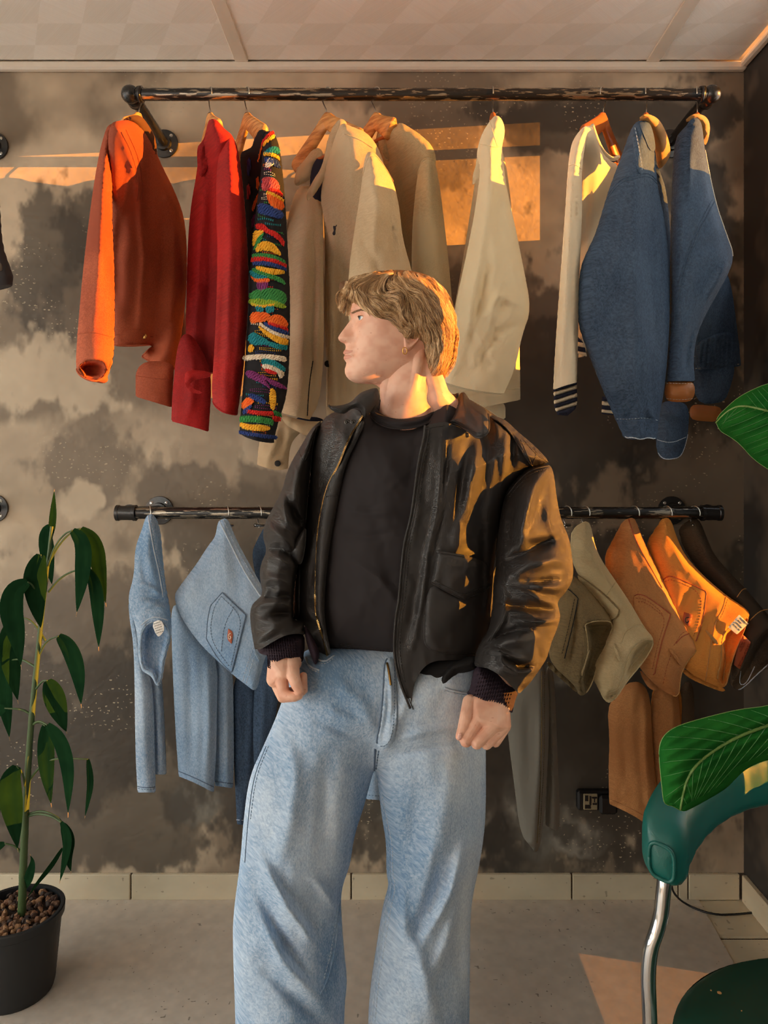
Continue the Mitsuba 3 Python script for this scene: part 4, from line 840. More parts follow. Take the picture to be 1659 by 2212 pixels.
part(b.key, 'tag_print', cat([text_on(t, s_, (1598 - 5 * i, 1336 + 4.4 * i), (.62, .6), (.5, -.6), h_) for i, (s_, h_) in enumerate((('WARRIOR', 4.), ('MADE', 3.2), ('COTTON', 3.6), ('W 32 L 30', 3.4)))]), 'mat_ink', smooth=False)

k = hanging('trousers', 'tan brown canvas trousers, third from the right end of the lower rail', 1370, 'tan brown trousers')
l2 = sew(k, 'leg', pts('1404,1480 1465,1490 1468,1540 1470,1561 1458,1660 1445,1742 1424,1738 1412,1623'), 2.2, .03, mat='mat_duck_tan', folds=[(pts('1455,1510 1452,1700'), 4, .006)])
l = sew(k, 'leg', pts('1312,1515 1367,1466 1404,1488 1408,1584 1414,1681 1426,1779 1414,1793 1370,1762 1317,1737 1315,1660 1318,1600'), 2.17, .035, mat='mat_duck_tan', folds=[(pts('1396,1500 1396,1640 1412,1770'), 9, .008), (pts('1350,1520 1350,1700'), 14, -.006), (pts('1390,1700 1416,1760'), 5, .005)], rough=[(26, 60, .005, 46)])
part(l.key, 'hem_seam', cat([seam(l, pts('1318,1726 1370,1750 1420,1780')), seam(l2, pts('1422,1728 1446,1732'))]), 'mat_duck_tan')
uf = sew(k, 'under_fold', pts('1378,1440 1400,1466 1428,1486 1414,1494 1396,1482'), 2.03, .01, mat='mat_duck_tan')
b = sew(k, 'seat', pts('1303,1207 1320,1175 1337,1143 1348,1124 1360,1120 1371,1117 1384,1153 1411,1211 1449,1289 1481,1351 1509,1403 1490,1420 1473,1448 1468,1475 1467,1500 1456,1506 1418,1483 1378,1440 1330,1330'), LR(2.08, 1.94, (1360, 1120), (1480, 1440)), .045, .06, mat='mat_duck_tan', folds=[(pts('1362,1124 1400,1220 1470,1360'), 12, .010), (pts('1340,1160 1330,1260'), 12, -.006)], rough=[(30, 40, .005, 47)])
part(b.key, 'seam', cat([seam(b, pts('1358,1122 1374,1170 1404,1224 1430,1270'), .0016), seam(b, pts('1460,1390 1474,1374 1490,1368'), .0014), stitches(b, pts('1456,1394 1472,1368 1486,1362')), stitches(b, pts('1452,1410 1440,1440 1432,1480'))]), 'mat_leather_patch')
pk = sew(k, 'back_pocket', pts('1366,1290 1378,1282 1400,1290 1449,1327 1449,1327 1428,1390 1413,1459 1413,1459 1395,1448 1384,1430'), b.on(.002), .004, .005, mat='mat_duck_tan', parent=b.key, back=0)
part(b.key, 'pocket_stitching', cat([rim(pk, (1372, 1284), (1449, 1327), .0015), rim(pk, (1449, 1327), (1413, 1459), .0015), stitches(pk, pts('1374,1292 1392,1292 1441,1330 1422,1388 1409,1446')), stitches(pk, pts('1378,1300 1394,1300 1432,1330'))]), 'mat_leather_patch')
bl = sew(k, 'belt_loop', pts('1444,1402 1449,1400 1474,1433 1470,1440'), b.on(.003), .006, .004, mat='mat_duck_tan', parent=b.key, back=0, sm=1, step=4)
part(b.key, 'waistband_edge', rim(b, (1509, 1403), (1456, 1506), .0022), 'mat_cord_tan')

k = hanging('trousers', 'pale khaki trousers hanging between the olive and the tan brown trousers', 1264, 'pale khaki trousers')
b = sew(k, 'seat', pts('1231,1153 1250,1133 1262,1127 1271,1126 1277,1137 1289,1195 1332,1258 1363,1304 1394,1359 1416,1382 1402,1413 1380,1444 1355,1471 1328,1514 1309,1521 1293,1487 1280,1464 1290,1420 1331,1345 1293,1289 1239,1234'), LR(2.05, 1.885, (1260, 1130), (1360, 1430)), .045, .055, mat='mat_twill_khaki', folds=[(pts('1262,1130 1290,1220 1370,1330'), 10, .009), (pts('1240,1160 1268,1172'), 4, .006), (pts('1244,1180 1280,1190'), 4, .005), (pts('1250,1200 1290,1220'), 4, -.006)], rough=[(26, 30, .005, 48)], hole=pts('1356,1416 1376,1392 1398,1379 1414,1385 1402,1412 1380,1442 1355,1470 1328,1513 1311,1519 1309,1496 1340,1490'), back=1.0)
part(b.key, 'seam', cat([seam(b, pts('1340,1390 1352,1360 1384,1346 1394,1359'), .0014), stitches(b, pts('1335,1250 1300,1300'))]), 'mat_twill_khaki')
pk = sew(k, 'back_pocket', pts('1242,1240 1256,1246 1300,1280 1338,1318 1338,1318 1332,1336 1310,1345 1280,1300'), b.on(.002), .004, .005, mat='mat_twill_khaki', parent=b.key, back=0)
part(b.key, 'pocket_stitching', cat([rim(pk, (1250, 1242), (1338, 1318), .0015), rim(pk, (1338, 1318), (1318, 1344), .0015)]), 'mat_twill_olive')
o = sew(k, 'waist_opening', pts('1356,1416 1376,1392 1398,1379 1414,1385 1402,1412 1380,1442 1355,1470 1328,1513 1311,1519 1309,1496 1340,1490'), b.on(.0010), .0006, .003, mat='mat_twill_khaki', parent=b.key, back=0, step=5)
part(b.key, 'waistband_edge', cat([rim(o, (1398, 1379), (1328, 1513), .0017), rim(o, (1398, 1379), (1356, 1416), .0016), rim(o, (1356, 1416), (1309, 1496), .0016), seam(o, pts('1400,1390 1384,1416 1362,1440'), .0016)]), 'mat_twill_khaki')
bl = sew(k, 'belt_loop', pts('1322,1390 1327,1388 1343,1428 1338,1432'), b.on(.003), .006, .004, mat='mat_twill_khaki', parent=b.key, back=0, sm=1, step=4)

k = hanging('trousers', 'olive trousers with grey legs hanging low, right beside the leather jacket sleeve', 1225, 'olive trousers beside the leather sleeve')
l2 = sew(k, 'leg', pts('1178,1430 1198,1448 1204,1623 1211,1779 1203,1795 1178,1783 1184,1623'), 2.22, .03, mat='mat_twill_grey', folds=[(pts('1194,1470 1200,1770'), 4, .007)])
l = sew(k, 'leg', pts('1090,1500 1130,1450 1180,1432 1188,1506 1185,1623 1174,1779 1166,1832 1157,1843 1147,1829 1124,1802 1112,1701 1099,1604'), 2.19, .035, mat='mat_twill_grey', folds=[(pts('1168,1450 1166,1640 1154,1830'), 5, .008), (pts('1140,1500 1140,1780'), 12, -.005)], rough=[(26, 80, .004, 49)])
part(l.key, 'side_seam', cat([seam(l, pts('1170,1450 1170,1640 1160,1820'), .002), stitches(l, pts('1176,1450 1176,1640 1165,1810'), 3, 2, .001)]), 'mat_twill_olive')
uf = sew(k, 'under_fold', pts('1180,1424 1210,1450 1250,1488 1248,1500 1220,1474 1184,1442'), 1.97, .012, mat='mat_twill_olive')
b = sew(k, 'seat', pts('1205,1230 1239,1242 1268,1268 1294,1297 1331,1345 1312,1390 1293,1430 1283,1470 1268,1500 1250,1505 1246,1484 1181,1427 1196,1374 1205,1300'), LR(2.0, 1.88, (1230, 1240), (1290, 1450)), .045, .055, mat='mat_twill_olive', folds=[(pts('1240,1250 1290,1310'), 8, .008), (pts('1246,1300 1230,1440'), 5, -.008), (pts('1270,1330 1252,1440'), 5, .006)], rough=[(24, 30, .005, 50)], hole=pts('1254,1456 1272,1409 1266,1360 1262,1347 1296,1340 1328,1344 1310,1390 1292,1430 1282,1470 1267,1498 1256,1500'), back=1.0)
pk = sew(k, 'back_pocket', pts('1200,1262 1226,1270 1249,1292 1249,1292 1240,1340 1219,1424 1219,1424 1204,1416'), b.on(.002), .004, .005, mat='mat_twill_olive', parent=b.key, back=0)
part(b.key, 'pocket_stitching', cat([rim(pk, (1210, 1265), (1249, 1292), .0015), rim(pk, (1249, 1292), (1219, 1424), .0015), stitches(pk, pts('1241,1294 1232,1340 1214,1412'))]), 'mat_lining_dark')
o = sew(k, 'waist_opening', pts('1254,1456 1272,1409 1266,1360 1262,1347 1296,1340 1328,1344 1310,1390 1292,1430 1282,1470 1267,1498 1256,1500'), b.on(.0010), .0006, .003, mat='mat_twill_olive', parent=b.key, back=0, step=5)
part(b.key, 'waistband_edge', cat([rim(o, (1328, 1344), (1267, 1498), .0017), rim(o, (1262, 1347), (1328, 1344), .0016), rim(o, (1262, 1347), (1254, 1456), .0018), seam(o, pts('1256,1460 1262,1440 1272,1405'), .002)]), 'mat_twill_khaki')
# ------------------------------------------------------------------ the man
CREASE = 1.0
man = thing('person', 'young man in a black leather jacket and wide pale blue jeans, looking left', 'person')
PD = 1.5
# --- head, sculpted slice by slice in its own frame: u forward, v to his left, w up
HA = math.radians(9)
HU, HV = np.array([-math.cos(HA), -math.sin(HA), 0]), np.array([math.sin(HA), -math.cos(HA), 0])
HO = P(868, 700, PD)
def head_xyz(u, v, w): return HO + u[..., None] * HU + v[..., None] * HV + w[..., None] * np.array([0, 0, 1.])
K = PD / F
prof_px = np.array(pts('868,597 822,602 788,617 768,640 759,664 757,678 757.5,684 760,691 755,699 747,710 739,721 733.5,729 732,733 733.5,738 738,742 745.5,746 748,751 747.5,757 744.5,762 743.5,765.5 746.5,769.5 745.5,773 744.5,777 747,782 749.5,786 748.5,792 746,799 746.5,808 750,816 757,823 768,828 785,831'))
base_px = np.array(pts('868,597 822,602 788,617 768,640 760,664 759,690 762,712 764,732 760,750 757,770 756,790 754,805 756,815 762,823 772,828 788,831'))
back_px = np.array(pts('868,597 905,603 935,620 955,650 964,690 962,730 950,765 925,790 895,806 870,818 850,826 835,831'))
half_px = np.array([[597, 6], [602, 40], [612, 58], [630, 71], [660, 79], [690, 80], [715, 77], [740, 73], [765, 67], [785, 60], [800, 53], [812, 45], [822, 36], [828, 27], [831, 16]])
NW, NT = 260, 220
wy = np.concatenate([np.linspace(597.2, 660, 50), np.linspace(660.4, 831, NW - 50)])
def ip(a, y): o = np.argsort(a[:, 1], kind='stable'); return np.interp(y, a[o, 1], a[o, 0])
ca = 1 / math.cos(HA)
uf = (868 - ip(base_px, wy)) * K * ca; ub = (868 - ip(back_px, wy)) * K * ca; up = (868 - ip(prof_px, wy)) * K * ca
hb = np.interp(wy, half_px[:, 0], half_px[:, 1]) * K
from scipy.ndimage import gaussian_filter1d as g1
uf, ub, hb, up = g1(uf, 3), g1(ub, 4), g1(hb, 4), g1(up, .8)
w = (700 - wy) * K
th = np.linspace(0, 2 * np.pi, NT, endpoint=False)
th = th - .35 * np.sin(th)                                   # more columns at the face
c_, s_ = np.cos(th)[None], np.sin(th)[None]
cx, ax = ((uf + ub) / 2)[:, None], ((uf - ub) / 2)[:, None]
low = sstep(760, 822, wy)[:, None]
nf = 2.25 + .0 * low
uu = cx + ax * np.sign(c_) * np.abs(c_) ** (2 / nf)
vv = hb[:, None] * np.sign(s_) * np.abs(s_) ** (2 / 2.15)
face = sstep(.2, .8, c_)
dl = (up - uf)[:, None]
sig = np.interp(wy, [597, 670, 690, 705, 722, 733, 742, 748, 758, 770, 780, 795, 812, 831], [60, 40, 11, 11, 13.5, 17, 17, 18, 21, 22, 22, 24, 28, 34])[:, None] * K
uu = uu + dl * np.exp(-(np.abs(vv) / sig) ** 2.4) * face
def bump(v0, y0, sv, sy, a): return a * np.exp(-((np.abs(vv) - v0) / sv) ** 2 - ((wy[:, None] - y0) / sy) ** 2) * face
uu = uu + bump(.031, 695, .015, 11, -.0085) + bump(.028, 676, .02, 6, .0035) + bump(.042, 722, .018, 14, .004) + bump(.0135, 736, .006, 7, .006) + bump(.022, 744, .004, 7, -.002)
uu = uu + bump(.026, 770, .006, 6, -.003) + bump(.007, 744, .0036, 2.6, -.006)
vv = vv + np.sign(vv) * (.003 * np.exp(-((uu - .055) / .02) ** 2 - ((wy[:, None] - 716) / 16) ** 2) - .002 * np.exp(-((uu - .05) / .02) ** 2 - ((wy[:, None] - 765) / 18) ** 2) + .0025 * np.exp(-((uu - .0) / .02) ** 2 - ((wy[:, None] - 785) / 14) ** 2))
Vh = head_xyz(uu, vv, np.repeat(w[:, None], NT, 1)).reshape(-1, 3)
i, k2 = np.meshgrid(np.arange(NW - 1), np.arange(NT), indexing='ij')
A_, B_ = (i * NT + k2).ravel(), (i * NT + (k2 + 1) % NT).ravel()
k2 = np.arange(NT)
Fh = np.vstack([np.stack([A_, B_ + NT, B_], 1), np.stack([A_, A_ + NT, B_ + NT], 1), np.stack([0 * k2 + NW * NT, k2, (k2 + 1) % NT], 1), np.stack([0 * k2 + NW * NT + 1, (NW - 1) * NT + (k2 + 1) % NT, (NW - 1) * NT + k2], 1)])
Vh = np.vstack([Vh, Vh[:NT].mean(0) + [0, 0, .0005], Vh[(NW - 1) * NT:NW * NT].mean(0) - [0, 0, .0005]])
def manifold(v, f):
    m = manifold3d.Manifold(manifold3d.Mesh(np.asarray(v, np.float32), np.asarray(f, np.uint32)))
    if m.status() != manifold3d.Error.NoError: print('manifold', m.status())
    if m.volume() < 0: m = manifold3d.Manifold(manifold3d.Mesh(np.asarray(v, np.float32), np.asarray(f, np.uint32)[:, ::-1]))
    return m
def ball(c, r, n=20): return manifold3d.Manifold.sphere(float(r), n).translate([float(x) for x in c])
def bone(a, b, ra, rb, n=20): return manifold3d.Manifold.batch_hull([ball(a, ra, n), ball(b, rb, n)])
def chain(js, n=20): return [bone(js[i][0], js[i + 1][0], js[i][1], js[i + 1][1], n) for i in range(len(js) - 1)]
head = manifold(Vh, Fh)
# --- body: neck, trunk, limbs, hands with five fingers each
B = []
B += chain([(P(893, 775, 1.5), .050), (P(884, 850, 1.495), .0555), (P(880, 915, 1.5), .060)], 32)
B += chain([(P(910, 735, 1.462), .010), (P(903, 790, 1.450), .011), (P(892, 845, 1.446), .0105), (P(876, 890, 1.453), .008)], 16)         # the long neck muscle
B += chain([(P(930, 800, 1.47), .020), (P(945, 860, 1.47), .026), (P(985, 905, 1.5), .03)], 16)
B += chain([(P(842, 800, 1.485), .020), (P(840, 850, 1.48), .018), (P(842, 892, 1.478), .016)], 20)             # throat
sh_l, sh_r = P(735, 960, 1.52), P(1085, 985, 1.52)
B += [manifold3d.Manifold.batch_hull([ball(sh_l + [0, .04, 0], .036), ball(sh_r + [0, .04, 0], .036), ball(P(810, 940, 1.55), .05), ball(P(985, 945, 1.55), .05), ball(P(800, 1150, 1.53), .06), ball(P(980, 1150, 1.53), .06)])]
B += [manifold3d.Manifold.batch_hull([ball(P(800, 1150, 1.53), .06), ball(P(980, 1150, 1.53), .06), ball(P(740, 1480, 1.53), .065), ball(P(920, 1480, 1.53), .065)])]
B += chain([(P(730, 1520, 1.52), .07), (P(650, 1900, 1.5), .058), (P(640, 2110, 1.51), .052), (P(640, 2420, 1.52), .036)])
B += chain([(P(930, 1520, 1.52), .07), (P(935, 1900, 1.5), .058), (P(925, 2110, 1.51), .052), (P(915, 2420, 1.52), .036)])
B += chain([(P(640, 2440, 1.52), .036), (P(630, 2475, 1.40), .024)]) + chain([(P(915, 2440, 1.52), .036), (P(930, 2475, 1.40), .024)])
wl, wr = P(614, 1415, 1.41), P(1064, 1520, 1.385)
B += chain([(sh_l + [0, .04, 0], .036), (P(622, 1205, 1.5), .030), (P(604, 1360, 1.455), .024), (wl, .0245)]) + chain([(sh_r + [0, .04, 0], .036), (P(1150, 1255, 1.47), .030), (P(1092, 1450, 1.425), .024), (wr, .0255)])
# his right hand (left in the photo): back of the hand outward, index bent, thumb resting on it
L = lambda zx, zy, d: P(560 + zx / 8.295, 1340 + zy / 8.295, d)
palm = [ball(wl, .0225), ball(L(600, 760, 1.395), .017), ball(L(320, 800, 1.39), .018), ball(L(285, 1050, 1.385), .0165), ball(L(430, 960, 1.37), .014), ball(L(300, 1010, 1.43), .016), ball(L(430, 820, 1.44), .016)]
B += [manifold3d.Manifold.batch_hull(palm)]
B += chain([(L(400, 1010, 1.372), .0125), (L(440, 1330, 1.362), .0105), (L(600, 1375, 1.352), .009), (L(700, 1350, 1.352), .0082)], 18)           # index
B += chain([(L(300, 1040, 1.388), .0125), (L(420, 1370, 1.382), .0108), (L(640, 1370, 1.376), .009), (L(790, 1250, 1.378), .0082), (L(790, 1000, 1.385), .0075)], 18)   # middle
B += chain([(L(270, 1040, 1.408), .0118), (L(390, 1330, 1.404), .010), (L(640, 1340, 1.40), .0088), (L(740, 1180, 1.402), .008)], 18)  # ring
B += chain([(L(290, 1010, 1.43), .0108), (L(400, 1260, 1.428), .009), (L(600, 1290, 1.424), .008), (L(690, 1150, 1.424), .0072)], 18)   # little
B += chain([(L(580, 760, 1.388), .0145), (L(610, 1000, 1.36), .0122), (L(655, 1130, 1.353), .0103), (L(715, 1270, 1.349), .0082)], 18)   # thumb
# his left hand (right in the photo): a loose fist pointing down
R = lambda zx, zy, d: P(950 + zx / 6.636, 1440 + zy / 6.636, d)
palm = [ball(wr, .0255), ball(R(560, 540, 1.375), .018), ball(R(880, 640, 1.385), .017), ball(R(560, 760, 1.352), .0155), ball(R(770, 835, 1.35), .0145), ball(R(890, 860, 1.362), .013), ball(R(930, 830, 1.38), .012), ball(R(560, 740, 1.40), .014)]
B += [manifold3d.Manifold.batch_hull(palm)]
B += chain([(R(550, 770, 1.350), .0128), (R(375, 1065, 1.33), .0112), (R(430, 1050, 1.372), .0095), (R(520, 950, 1.385), .0085)], 18)
B += chain([(R(760, 845, 1.349), .0128), (R(530, 1095, 1.329), .0112), (R(570, 1060, 1.372), .0095), (R(620, 980, 1.388), .0085)], 18)
B += chain([(R(885, 880, 1.36), .0118), (R(670, 1110, 1.338), .0102), (R(680, 1080, 1.378), .009), (R(700, 1000, 1.392), .008)], 18)
B += chain([(R(945, 855, 1.376), .0102), (R(800, 1085, 1.352), .009), (R(790, 1060, 1.388), .008), (R(790, 990, 1.398), .0072)], 18)
B += chain([(R(440, 520, 1.378), .0155), (R(375, 740, 1.35), .0122), (R(330, 900, 1.34), .0102), (R(290, 1000, 1.333), .0082)], 18)
body = manifold3d.Manifold.batch_boolean(B, manifold3d.OpType.Add).refine_to_length(.0045)
mm = body.to_mesh()
bt = trimesh.Trimesh(mm.vert_properties[:, :3], mm.tri_verts, process=True)
trimesh.smoothing.filter_taubin(bt, .5, .53, 14)
# --- his left ear
ear = Pad(pts('868,722 874,712 884,706 898,706 908,714 910,724 905,736 896,746 888,756 880,760 874,757 871,746 869,734'), 1.442, .010, .006, step=1.5, back=1.5, soft=.001, folds=[(pts('906,716 908,726 900,738 890,748'), 2.2, .003), (pts('880,722 892,722 896,732 886,740'), 4.5, -.010), (pts('874,728 876,738'), 2.5, .002)])
em = ear.mesh.copy(); em.merge_vertices(); em.fix_normals()
whole = head + manifold(bt.vertices, bt.faces)
try:
    whole = whole + manifold(em.vertices, em.faces)
except Exception: pass
hm = whole.to_mesh()
hb_ = trimesh.Trimesh(hm.vert_properties[:, :3], hm.tri_verts, process=True)
near = cKDTree(np.array([P(*q) for q in ((800, 832, 1.45), (800, 832, 1.5), (830, 828, 1.44), (865, 815, 1.43), (890, 800, 1.43), (900, 780, 1.43), (925, 790, 1.46), (850, 830, 1.5), (890, 830, 1.435), (885, 860, 1.435), (878, 890, 1.44), (850, 860, 1.45), (905, 800, 1.44), (915, 850, 1.45), (840, 880, 1.46), (920, 880, 1.46))])).query(hb_.vertices)[0] < .024
lap = trimesh.smoothing.laplacian_calculation(hb_, equal_weight=True)
vv2 = np.array(hb_.vertices)
for _ in range(22): vv2[near] += .6 * (lap.dot(vv2) - vv2)[near]
hb_.vertices = vv2
body_key = part(man, 'body', hb_, 'mat_skin', smooth=True, label='fair skin of face, neck and hands')
# --- eyes, brows, lips, nails
for sgn in (1, -1):
    e0 = np.array([.0790, sgn * .030, .0042])
    ec = HO + e0[0] * HU + e0[1] * HV + e0[2] * np.array([0, 0, 1.])
    look = HU * .95 + HV * .30 + np.array([0, 0, .02]); look = look / np.linalg.norm(look)
    m = trimesh.creation.icosphere(4, .0122); m.apply_translation(ec)
    ek = part(man, 'eye', m, 'mat_eye_white')
    ax_ = trimesh.geometry.align_vectors([0, 0, 1], look)
    for r_, h_, mt, nm in ((.0058, .0110, 'mat_iris', 'iris'), (.0026, .0123, 'mat_pupil', 'pupil')):
        q = lathe([(0, h_ + .0012), (r_ * .7, h_ + .0010), (r_, h_ - .0004), (r_, h_ - .003), (0, h_ - .003)], 24)
        q.apply_transform(ax_); q.apply_translation(ec); part(ek, nm, q, mt)
    for up_, nm in ((1, 'upper_lid'), (-1, 'lower_lid')):
        sp = trimesh.creation.icosphere(4, .0137)
        n_ = HU * (-.2 if up_ > 0 else -.55) + np.array([0, 0, .91 * up_])
        keep = (sp.vertices[sp.faces].mean(1) @ n_) > .0137 * -.02
        lid = trimesh.Trimesh(sp.vertices + ec, sp.faces[keep], process=False); lid.remove_unreferenced_vertices()
        part(ek, nm, lid, 'mat_skin')
        if up_ > 0:
            n_ = n_ / np.linalg.norm(n_); a_ = np.cross(n_, HV); t_ = np.linspace(-.2, np.pi + .2, 24)
            rim_ = np.array([ec + .0139 * (np.cos(t) * HV + np.sin(t) * -a_ * np.sign((-a_) @ HU)) for t in t_])
            part(ek, 'lashes', tube(rim_, .0007, 5), 'mat_brow')
def skin_hit(x, y):
    o = np.array([0, -DW, EYE]); d = P(x, y, 1.5) - o
    loc, _, _ = hb_.ray.intersects_location([o], [d / np.linalg.norm(d)])
    return loc[np.argmin(np.linalg.norm(loc - o, axis=1))] if len(loc) else P(x, y, 1.44)
rg = np.random.default_rng(3)
bl = []
for t in np.linspace(0, 1, 46):
    x0, y0 = 759 + 34 * t, 677 - 9 * math.sin(t * 2.2) + 3 * t
    for _ in range(2):
        xa, ya = x0 + rg.uniform(-1, 1), y0 + rg.uniform(-2.2, 2.2)
        p0, p1 = skin_hit(xa, ya), skin_hit(xa + 5, ya - 1.6 + 2.5 * t)
        bl.append(tube(np.array([p0, (p0 + p1) / 2 + [0, -.0012, .0004], p1]), [.0004, .0004, .00015], 4))
part(man, 'eyebrow', cat(bl), 'mat_brow', kind='stuff')
def lips(y0, y1):
    sel = np.where((wy > y0) & (wy < y1))[0]
    a = np.abs(((th + np.pi) % (2 * np.pi)) - np.pi)
    lat = vv[sel[len(sel) // 2]]
    cols = [c for c in np.argsort(np.where(((th + np.pi) % (2 * np.pi)) < np.pi, -a, a)) if abs(lat[c]) < .0235 and a[c] < 1.2]
    r0, n_ = [], len(cols)
    for j, rr in enumerate(sel):
        f = (j / (len(sel) - 1))
        for c in cols:
            edge = np.clip(1 - (abs(lat[c]) / .0235) ** 2, 0, 1)
            r0.append(head_xyz(uu[rr, c] + .0003 + .0008 * math.sin(math.pi * f) * edge, vv[rr, c] * (1), np.array(w[rr] * 1.0)) if True else 0)
    V = np.array(r0).reshape(-1, 3)
    i, k = np.meshgrid(np.arange(len(sel) - 1), np.arange(n_ - 1), indexing='ij'); A = (i * n_ + k).ravel()
    # the outline narrows to the corner of the mouth
    mid = w[sel].mean(); latv = np.array([lat[c] for _ in sel for c in cols])
    V[:, 2] = HO[2] + (mid if y0 < 768 else mid) + (V[:, 2] - HO[2] - mid) * np.sqrt(np.clip(1 - (np.abs(latv) / .0245) ** 2, .02, 1)) - .0008 * np.abs(latv) / .0235
    return trimesh.Trimesh(V, np.vstack([np.stack([A, A + 1, A + n_ + 1], 1), np.stack([A, A + n_ + 1, A + n_], 1)]), process=False)
part(man, 'lip', lips(758.5, 769.3), 'mat_lip'); part(man, 'lip', lips(769.7, 781), 'mat_lip')
nl = Pad(pts('988,1594 990,1586 995,1583 998,1588 996,1596 991,1600'), lambda x, y: 1.3235 + 0 * x, .0015, .002, step=1.5, sm=2, back=1)
part(man, 'nail', nl.mesh, 'mat_nail')
# earring
ec = P(874.5, 757, 1.428)
part(man, 'earring', tube(np.array([ec + [.0052 * math.cos(t) * .8, -.001 * math.sin(t) - .002, .0062 * math.sin(t) - .001] for t in np.linspace(0, 2 * np.pi, 30)]), .0009, 8), 'mat_gold', label='small gold hoop earring')

# --- hair: a soft mass with locks and strands combed along its waves
Zh = lambda s: [(640 + float(a) / 3.607, 540 + float(b) / 3.607) for a, b in (q.split(',') for q in s.split())]
hair_out = Zh('345,245 420,232 500,195 620,165 780,153 920,165 1040,200 1120,260 1190,370 1230,500 1240,620 1228,760 1192,900 1150,985 1080,1015 1030,1000 1005,900 985,800 972,735 930,735 880,745 842,745 800,720 745,655 690,610 610,590 530,550 470,470 435,400 380,372 338,335 332,280')
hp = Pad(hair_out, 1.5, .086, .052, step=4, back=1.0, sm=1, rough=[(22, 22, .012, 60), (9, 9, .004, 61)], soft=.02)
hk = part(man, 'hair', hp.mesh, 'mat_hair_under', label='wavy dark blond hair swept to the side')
guides = [Zh(g) for g in ('760,165 600,190 450,240 350,320 330,470', '620,185 520,250 440,330 420,420 405,500', '640,195 560,280 540,380 560,460 640,530 720,550', '700,195 650,300 680,400 760,470 850,520', '800,175 820,260 850,350 840,450 800,560 850,650', '880,175 960,260 1040,360 1120,480 1190,620',
    '1000,195 1120,310 1190,480 1220,650 1190,850 1100,1000', '760,245 880,330 980,420 1020,560 1060,720 1040,860', '1000,480 1080,600 1130,760 1130,900 1050,1000', '740,565 800,620 900,600 960,640', '930,470 960,560 900,640 840,676', '400,250 480,330 600,370 760,320 900,300', '470,380 540,470 640,520 760,560', '1180,400 1225,560 1225,740 1180,900 1090,1005')]
gp, gt = [], []
for g in guides:
    q = resample(chaikin(g, 3, False), 3); t = np.gradient(q, axis=0); t /= np.linalg.norm(t, axis=1, keepdims=True)
    gp.append(q); gt.append(t)
gp, gt = np.vstack(gp), np.vstack(gt); gtree = cKDTree(gp)
def flow(p):
    d, i = gtree.query(p, 24); w_ = 1 / (d + 3) ** 2
    v = (gt[i] * w_[..., None]).sum(-2)
    return v / np.maximum(np.linalg.norm(v, axis=-1, keepdims=True), 1e-6)
rg = np.random.default_rng(11)
x0, y0, x1, y1 = hp.poly.bounds
def grow(n, steps, sl, jit):
    q = np.stack([rg.uniform(x0, x1, n * 3), rg.uniform(y0, y1, n * 3)], 1)
    q = q[shapely.contains_xy(hp.poly.buffer(-1), q[:, 0], q[:, 1])][:n]
    path = [q]; turn = rg.normal(0, jit, len(q)); wav = rg.uniform(0, 6.28, len(q)); wa = rg.uniform(.1, .35, len(q))
    for k in range(steps):
        v = flow(path[-1]); a = turn + wa * np.sin(wav + k * .8)
        v = np.stack([v[:, 0] * np.cos(a) - v[:, 1] * np.sin(a), v[:, 0] * np.sin(a) + v[:, 1] * np.cos(a)], 1)
        path.append(path[-1] + v * sl)
    return np.stack(path, 1)
FR = Polygon(Zh('318,240 470,300 455,500 400,520 335,490 300,370')).buffer(0)
REACH = hp.poly.buffer(9).union(FR)
HC = np.array([lin(*c) for c in ((112, 80, 50), (168, 130, 86), (206, 172, 126), (232, 204, 164))])
def hair_shade(v): return np.array([np.interp(v, (0, .35, .7, 1), HC[:, k]) for k in range(3)])
def strands(paths, r, lift, arch, n):
    out, cols = [], []
    inside = shapely.contains_xy(hp.poly.buffer(5), paths[..., 0], paths[..., 1])
    for j, (p, ok) in enumerate(zip(paths, inside)):
        e = len(p) if ok.all() else int(np.argmin(ok))
        if e < 5: continue
        p = p[:e]; t = np.linspace(0, 1, e)
        d = hp.front(p[:, 0], p[:, 1]) - lift[j] - arch[j] * np.sin(np.pi * t) ** .8
        out.append(tube(U(p[:, 0], p[:, 1], d), r[j] * (1 - .85 * t ** 3) * (.5 + .5 * sstep(0, .15, t)), n, cap=False)); cols.append(np.tile(hair_shade(rg.random()), (len(out[-1].vertices), 1)))
    return cat(out), np.vstack(cols)
